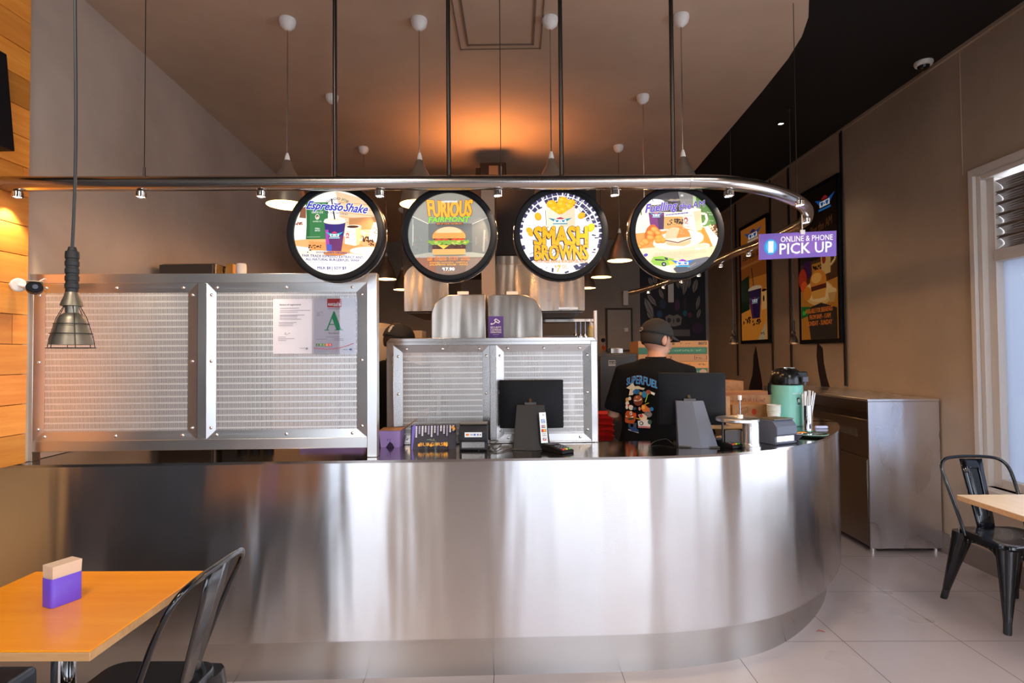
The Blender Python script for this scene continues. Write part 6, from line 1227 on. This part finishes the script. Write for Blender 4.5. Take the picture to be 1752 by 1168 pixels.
# ================================================================ RIGHT SIDE: cabinet, posters, decals
YCF = 4.20
a, b = at(1488, 800, Y=YCF), at(1604, 800, Y=YCF); zt_ = at(1545, 682, Y=YCF).z; zb_ = at(1545, 938, Y=YCF).z
t = thing('steel_cabinet', 'long waist high stainless steel waste station against the right wall', 'cabinet', (XR - .002, YCF, 0))
x0, x1 = a.x - XR, -.012; LEN = 1.75
mb = MB(); mb.box(x0, x1, 0, .012, zb_, zt_ - .022); obj('end_panel', mb, M['steel_cab'], t, label='bright smeared stainless end panel')
mb = MB(); mb.box(x0 - .006, x1, -.006, LEN, zt_ - .020, zt_); obj('top', mb, M['steel_cab'], t, bev=.003)
zn0, zn1 = zt_ - .16, zt_ - .021
mb = MB(); mb.box(x0 + .02, x1, .013, LEN, zb_, zn0); mb.box(x0 + .30, x1, .013, LEN, zn0, zn1); mb.box(x0 + .003, x0 + .3, LEN - .02, LEN, zn0, zn1); obj('carcass', mb, M['cab_dark'] if 'cab_dark' in M else M.setdefault('cab_dark', steel('dark_cabinet_steel', (.30, .25, .22), .3)), t, label='darker side with an open shelf slot')
mb = MB(); mb.box(x0 + .001, x0 + .0195, .013, LEN, zn0 - .27, zn0); obj('drop_panel', mb, M['cab_dark'], t, bev=.002)
for k in range(2):
    mb = MB(); mb.box(x0 + .001, x0 + .0195, .02 + k * LEN / 2, (k + 1) * LEN / 2 - .005, zb_ + .01, zn0 - .29); mb.box(x0 - .004, x0 + .001, .024 + k * LEN / 2, .034 + k * LEN / 2, zb_ + .01, zn0 - .30); obj('door', mb, M['cab_dark'], t, bev=.002)
for lx_ in (x0 + .03, x1 - .03):
    for ly in (.03, LEN - .03): mb = MB(); mb.cyl((lx_, ly, 0), (lx_, ly, zb_), .018, 16); obj('foot', mb, M['chrome'], t)
mb = MB(); A = Art(mb, (0, 0, 120, 40), (x0 - .0005, .55, zn0 - .07), (0, -.42, 0), (0, 0, -.085), (-1, 0, 0)); A.text('BURGERFUEL', 120, 5, 0, 32, '6a625c', .0, .2); obj('lettering', mb, M['print'], t, label='faint painted reflection of mirrored lettering on the dark panel')  # reflected sign text painted on the panel as mirrored print
def poster(label, pxr, pxl, draw, page):
    pr, pl = at(pxr, 600, X=XR - .04), at(pxl, 600, X=XR - .04); y0, y1 = pr.y, pl.y; z0, z1 = at(pxr, 586, X=XR - .04).z, 3.24
    t = thing('wall_poster', label, 'poster', (XR, (y0 + y1) / 2, z0), 0, 'lightbox posters on the right wall'); w = (y1 - y0) / 2; h = z1 - z0; fw = .045
    mb = MB()
    for (a_, b_, c_, d_) in ((-w, -w + fw, 0, h), (w - fw, w, 0, h), (-w + fw, w - fw, 0, fw), (-w + fw, w - fw, h - fw, h)): mb.box(-.045, -.001, a_, b_, c_, d_)
    obj('frame', mb, M['black_plastic'], t, bev=.003)
    mb = MB(); A = Art(mb, page, (-.036, w - fw, h - fw), (0, -2 * (w - fw), 0), (0, 0, -(h - 2 * fw)), (-1, 0, 0)); draw(A); obj('printed_face', mb, M['poster_glow'], t)
def posterA(A):
    A.rect(0, 0, 100, 260, '140c08'); wings(A, 70, 30, 26, 12, '1c60b0', 'a02828', '2878c0'); A.text('Fuelling the AM', 12, 60, 90, 80, '5a3418', .02, .3, rot=-8); A.rect(0, 95, 100, 130, '1a120c'); A.scrib(20, 99, 90, 105, '7a4a20')
    A.poly([(0, 125), (100, 118), (100, 175), (0, 185)], '4a2a14'); A.poly([(0, 172), (100, 160), (100, 260), (0, 260)], 'b06a20'); A.rect(10, 120, 30, 150, '381238'); A.rect(34, 128, 62, 152, 'a86a28'); beans(A, 38, 132, 60, 148, 12, '2a1408', 3, 31)
    A.poly([(58, 100), (86, 100), (84, 150), (62, 152)], 'c89858'); A.line([(86, 108), (96, 112), (96, 130), (85, 138)], 4, 'd8a868'); A.ell(68, 125, 5, 8, '8a2a20'); A.ell(8, 150, 12, 18, 'a82c14'); A.ell(12, 165, 10, 10, 'd04a1c'); A.ell(52, 180, 40, 22, 'd09a54', 28, 6); A.ell(52, 178, 36, 18, 'e0b070', 28, 6); A.ell(52, 160, 22, 20, 'c87428'); A.ell(48, 154, 14, 9, 'e09a48'); A.poly([(32, 168), (74, 166), (74, 176), (34, 178)], '582010'); A.poly([(32, 176), (74, 174), (70, 190), (38, 190)], 'd08838'); A.ell(22, 178, 12, 12, 'c87018'); A.ell(88, 182, 11, 6, 'd8a868'); A.poly([(78, 184), (98, 184), (94, 200), (82, 200)], 'b88448')
    A.poly([(20, 205), (60, 198), (100, 210), (100, 260), (30, 260)], '2c2018'); A.poly([(4, 200), (30, 202), (24, 218), (4, 222)], '1c5a20'); A.ell(12, 212, 5, 4, '30a040')
    for s_, y, x0_, x1_ in (('AVAILABLE FOR BREAKFAST', 210, 16, 90), ('FROM 8AM - 11AM', 221, 28, 84), ('MONDAY - SUNDAY', 232, 20, 88)): A.text(s_, x0_, y - 4, x1_, y + 4, 'd06a24', .03)
def posterB(A):
    A.rect(0, 0, 100, 260, 'b86a20'); A.poly([(0, 40), (100, 50), (100, 120), (0, 120)], '8a4818'); wings(A, 50, 24, 34, 13, '1c4a98', '242c70', 'd8d0c0'); A.text('Espresso Shake', 8, 62, 95, 78, '3a2414', .03, .4); A.line([(10, 50), (95, 60)], 5, '9a5c28'); A.line([(0, 90), (100, 84)], 6, 'a0602a')
    A.poly([(0, 120), (34, 112), (34, 190), (0, 196)], '142410'); A.poly([(0, 196), (100, 180), (100, 260), (0, 260)], 'd8842c'); A.line([(44, 96), (52, 142)], 2.5, '140c14'); A.ell(56, 146, 26, 7, 'd0b08c'); A.poly([(32, 148), (80, 148), (74, 212), (44, 212)], '281438'); A.poly([(32, 165), (44, 165), (50, 212), (44, 212)], '5a2048'); wings(A, 56, 172, 18, 7, '2a6a80', '8a3048', '9ab8b0'); A.poly([(82, 152), (100, 150), (100, 194), (82, 196)], 'e0a860'); A.ell(92, 154, 9, 3, '2a1408'); A.ell(90, 172, 3, 7, '2a1c14')
    beans(A, 8, 208, 40, 222, 16, '2a1408', 3, 41); beans(A, 50, 216, 80, 228, 14, '2a1408', 3, 42); A.poly([(70, 260), (100, 222), (100, 260)], 'b8a078'); A.scrib(82, 242, 98, 250, '2a2014')
poster('larger dark breakfast poster with a burger on a plate on the right wall', 1441, 1369, posterA, (0, 0, 100, 260)); poster('narrower looking orange poster with a purple cup on the right wall', 1317, 1268, posterB, (0, 0, 100, 260))
# dark chilli shaped decals under the posters
for k, (pts, lab) in enumerate(((((1293, 592), (1289, 608), (1288.5, 626), (1287, 642), (1283, 656), (1281, 668), (1304, 670), (1304, 658), (1301.5, 642), (1298, 624), (1295.5, 606)), 'dark curved chilli shaped wall decal under the orange poster'), (((1398, 586), (1397, 610), (1400, 635), (1405, 662), (1420, 665), (1414, 645), (1409, 620), (1407, 595)), 'dark curved chilli shaped wall decal under the breakfast poster'))):
    P_ = [at(x, y, X=XR - .004) for x, y in pts]; c_ = sum((p.y for p in P_)) / len(P_); mb = MB(); mb.prism([(p.y - c_, p.z) for p in P_], -.003, 0, axis='x'); tag(obj('wall_decal', mb, mat('decal_%d' % k, (.022, .012, .016), .35), loc=(XR - .0005, c_, 0)), lab, 'decal')
for k, (px, py) in enumerate(((1430, 585), )): pass

# ================================================================ CHAIRS AND TABLES
def metal_chair(label, loc, rz):
    """pressed sheet metal bistro chair; local front is -Y"""
    t = thing('metal_chair', label, 'chair', loc, rz); S = .45; hw = .178
    def rsq(w, d, r, z, n=6, back=1.0):
        out = []
        for cx, cy, a0 in ((w - r, d - r, 0), (-w + r, d - r, 90), (-w + r, -d + r, 180), (w - r, -d + r, 270)):
            for k in range(n + 1): a = R(a0 + 90 * k / n); out.append((cx + r * math.cos(a), cy + r * math.sin(a), z))
        return out
    mb = MB(); mb.rings([rsq(.176, .176, .06, S - .045), rsq(.183, .183, .06, S - .043), rsq(.185, .185, .06, S - .012), rsq(.181, .181, .058, S - .002), rsq(.170, .170, .052, S), rsq(.14, .14, .045, S - .004), rsq(.02, .02, .01, S - .006)], caps=True); obj('seat', mb, M['black_paint'], t)
    mb = MB()
    for i in range(-1, 2):
        for j in range(-1, 2):
            if (i + j) % 2 == 0: mb.lathe([(.0, .0012), (.004, .0010), (.005, 0)], 10, c0=(i * .035, j * .035, S - .0055))
    obj('seat_holes', mb, M['steel'], t, label='small drain holes in the seat')
    for sx_, sy_ in ((-1, -1), (1, -1), (-1, 1), (1, 1)):
        top = Vector((sx_ * .150, sy_ * .150, S - .02)); bot = Vector((sx_ * .215, sy_ * (.205 if sy_ < 0 else .235), 0)); rs = []
        for k in range(11):
            f = k / 10; c_ = top.lerp(bot, f); w = .038 * (1 - f) ** 1.2 + .015
            if f > .84: w = .0165
            # rounded angle-iron section facing outward
            ring = []
            for j in range(12):
                a = 2 * math.pi * j / 12; x, y = math.cos(a), math.sin(a); m_ = max(abs(x), abs(y)) ** .6; ring.append((c_.x + x / m_ * w, c_.y + y / m_ * w, c_.z))
            rs.append(ring)
        mb = MB(); mb.rings(rs); l_ = obj('leg', mb, M['black_paint'], t, sharp=60)
        mb = MB(); mb.rings([[(bot.x + (top.x - bot.x) * f + r_ * math.cos(a), bot.y + (top.y - bot.y) * f + r_ * math.sin(a), bot.z + (top.z - bot.z) * f) for a in [2 * math.pi * q_ / 12 for q_ in range(12)]] for f, r_ in ((0.0, .017), (.02, .019), (.12, .019), (.15, .020))]); obj('leg_cap', mb, M['rubber'], l_)
    # arched aprons between legs
    mb = MB()
    for ax in range(4):
        ca, sa = math.cos(R(90 * ax)), math.sin(R(90 * ax))
        for k in range(12):
            f0, f1 = k / 12, (k + 1) / 12
            def pt(f, low):
                x = (-1 + 2 * f) * .165; zz = S - .042 if not low else S - .055 - .11 * abs(2 * f - 1) ** 3.2; y = -.172 - (0 if not low else .02 * abs(2 * f - 1) ** 3); return (x * ca - y * sa, x * sa + y * ca, zz)
            mb.quad([pt(f0, 0), pt(f1, 0), pt(f1, 1), pt(f0, 1)])
    obj('apron', mb, M['black_paint'], t, solid=.003)
    # hoop back: starts at the sides near the rear, leans back
    pts = []; H_ = .845
    prof = [(-.182, .10, S - .03), (-.188, .125, S + .05), (-.198, .165, S + .16), (-.205, .205, S + .26), (-.205, .235, S + .325), (-.188, .255, S + .365), (-.15, .268, S + .388), (-.08, .275, S + .397), (0, .277, S + .399)]
    pts = prof + [(-x, y, z) for x, y, z in prof[-2::-1]]
    P_ = [Vector(p) for p in pts]; full = []
    for i in range(len(P_) - 1):
        p0, p1, p2, p3 = P_[max(i - 1, 0)], P_[i], P_[i + 1], P_[min(i + 2, len(P_) - 1)]
        for k in range(5): u = k / 5; full.append(.5 * ((2 * p1) + (p2 - p0) * u + (2 * p0 - 5 * p1 + 4 * p2 - p3) * u * u + (3 * p1 - p0 - 3 * p2 + p3) * u ** 3))
    full.append(P_[-1]); mb = MB(); mb.tube(full, .0098, 12); obj('back_hoop', mb, M['black_paint'], t, sharp=60)
    # central splat
    rs = [(.052, .168, S - .01), (.055, .176, S + .03), (.058, .195, S + .10), (.062, .222, S + .20), (.066, .25, S + .30), (.070, .270, S + .385)]
    mb = MB(); idx = []
    for w, y, z in rs: idx.append([mb.p((-w, y + .004, z)), mb.p((-w * .4, y, z)), mb.p((w * .4, y, z)), mb.p((w, y + .004, z))])
    for A_, B_ in zip(idx, idx[1:]):
        for k in range(3): mb.face((A_[k], A_[k + 1], B_[k + 1], B_[k]))
    sp_ = obj('back_splat', mb, M['black_paint'], t, solid=.004)
    mb = MB(); mb.tube([(-.026, .181, S + .06), (-.028, .205, S + .16), (-.032, .243, S + .30), (-.026, .252, S + .335), (.026, .252, S + .335), (.032, .243, S + .30), (.028, .205, S + .16), (.026, .181, S + .06)], .004, 8); obj('pressed_rib', mb, M['black_paint'], sp_)
    return t
metal_chair('black metal bistro chair facing the pale table by the right window', (2.795, 3.20, 0), R(0))
metal_chair('black metal bistro chair pulled up to the orange table at left', (-1.22, 1.755, 0), R(-90))
def table(name, label, x0, x1, y0, y1, zt, topm, base_xy, br):
    cx, cy = base_xy; t = thing(name, label, 'table', (cx, cy, 0)); mb = MB(); mb.box(x0 - cx, x1 - cx, y0 - cy, y1 - cy, zt - .004, zt); obj('veneer', mb, topm, t, bev=.0015)
    mb = MB(); mb.box(x0 - cx, x1 - cx, y0 - cy, y1 - cy, zt - .027, zt - .0042); obj('tabletop_edge', mb, M['ply'], t, bev=.0015, label='pale plywood edge')
    mb = MB(); mb.cyl((0, 0, .03), (0, 0, zt - .033), .033, 32); obj('pedestal', mb, M['chrome'], t); mb = MB(); mb.lathe([(.0, .0), (br, .0), (br, .008), (br * .93, .02), (br * .4, .034), (.05, .045), (.0, .045)], 56); obj('base_plate', mb, M['base_steel'], t)
    mb = MB(); mb.box(-.15, .15, -.15, .15, zt - .032, zt - .0275); obj('mounting_plate', mb, M['dark_steel'], t)
M['base_steel'] = mat('satin_base', (.55, .53, .55), .35, .9)
T0, T1 = at(347, 976, Z=.75), at(160, 1113, Z=.75)
table('cafe_table', 'orange brown wooden cafe table on a chrome pedestal at left', -1.70, (T0.x + T1.x) / 2, T1.y, T0.y, .75, M['table'], (-1.47, 1.80), .14)
T2, T3 = at(1637, 846, Z=.75), at(1752, 883, Z=.75)
table('cafe_table', 'pale wooden cafe table by the right window', T2.x, 3.13, T2.y - .70, T2.y, .75, M['table_pale'], (2.90, 2.82), .28)
# napkin holder
p = at(105, 1034, Z=.75); t = thing('napkin_holder', 'purple napkin holder on the orange table', 'napkin holder', (-1.405, 1.712, .75), R(67)); L_, D_, H_ = .043, .028, .086
def rr(w, d, r, z):
    out = []
    for cx, cy, a0 in ((w - r, d - r, 0), (-w + r, d - r, 90), (-w + r, -d + r, 180), (w - r, -d + r, 270)):
        for k in range(5): a = R(a0 + 90 * k / 4); out.append((cx + r * math.cos(a), cy + r * math.sin(a), z))
    return out
mb = MB(); mb.rings([rr(L_ - .003, D_ - .003, .010, .004), rr(L_ - .003, D_ - .003, .010, H_ - .002), rr(L_ - .001, D_ - .001, .012, H_), rr(L_, D_, .012, H_ - .001), rr(L_, D_, .012, .001), rr(L_ - .002, D_ - .002, .011, 0)], caps=True); obj('body', mb, M['purple'], t, sharp=60)
mb = MB(); A = Art(mb, (0, 0, 60, 24), (-.010, -D_ - .0006, .062), (.030, 0, 0), (0, 0, -.012), (0, -1, 0)); A.line([(0, 14), (12, 6), (24, 10), (30, 4), (36, 10), (48, 6), (60, 14)], 2.4, '8a6ae0'); A.line([(16, 16), (44, 16)], 2.4, '8a6ae0'); obj('emblem', mb, M['print'], t, label='small raised winged emblem')
mb = MB(); q = random.Random(8); n = 9
t2_ = thing('napkin_stack', 'folded cream paper napkins standing in the purple holder', 'napkins', (-1.405, 1.712, .755), R(67))
for k in range(n):
    y = -.019 + .038 * k / (n - 1); f = (k - n / 2) * .0012
    mb.rings([[(-.037, y - .0019, .0), (.037, y - .0019, 0), (.037, y + .0019, 0), (-.037, y + .0019, 0)], [(-.040, y - .002 + f, .118), (.040, y - .002 + f, .118), (.040, y + .002 + f, .118), (-.040, y + .002 + f, .118)]])
obj('napkins', mb, M['napkin'], t2_)
t2_['kind'] = 'thing'
p = at(1403, 1081, Z=0); mb = MB(); mb.tube([(-.02, 0, .004), (-.005, .004, .009), (.012, 0, .006), (.024, -.006, .003)], [.001, .003, .003, .001], 6); tag(obj('dried_leaf', mb, mat('leaf_red', (.35, .06, .02), .6), loc=(p.x, p.y, 0)), 'tiny curled red brown leaf on the floor beside the counter kickboard', 'leaf')
# vinyl bench at the far left
p = at(68, 1135, Z=.455); t = thing('bench_seat', 'dark blue padded bench seat under the left table edge', 'bench', (XL, p.y, 0)); mb = MB(); mb.box(0, p.x - XL, -1.5, .0, .36, .455); obj('cushion', mb, M['vinyl'], t, bev=.02); mb = MB(); mb.box(.0, p.x - XL - .04, -1.5, -.02, 0, .359); obj('plinth', mb, M['black_matte'], t)
# black framed screen edge on the board wall, upper left
pa, pb = at(6, 204, X=XL + .04), at(1, 250, X=XL + .04); t = thing('wall_screen', 'black flat screen edge high on the board wall at the far left', 'screen', (XL + .002, pa.y - .45, pb.z - .02)); mb = MB(); mb.prism([(0.0, 0), (.09, 0), (.05, pa.z - pb.z + .3), (0, pa.z - pb.z + .3)], -.45, .45, axis='y') ; obj('casing', mb, M['black_plastic'], t, bev=.004)
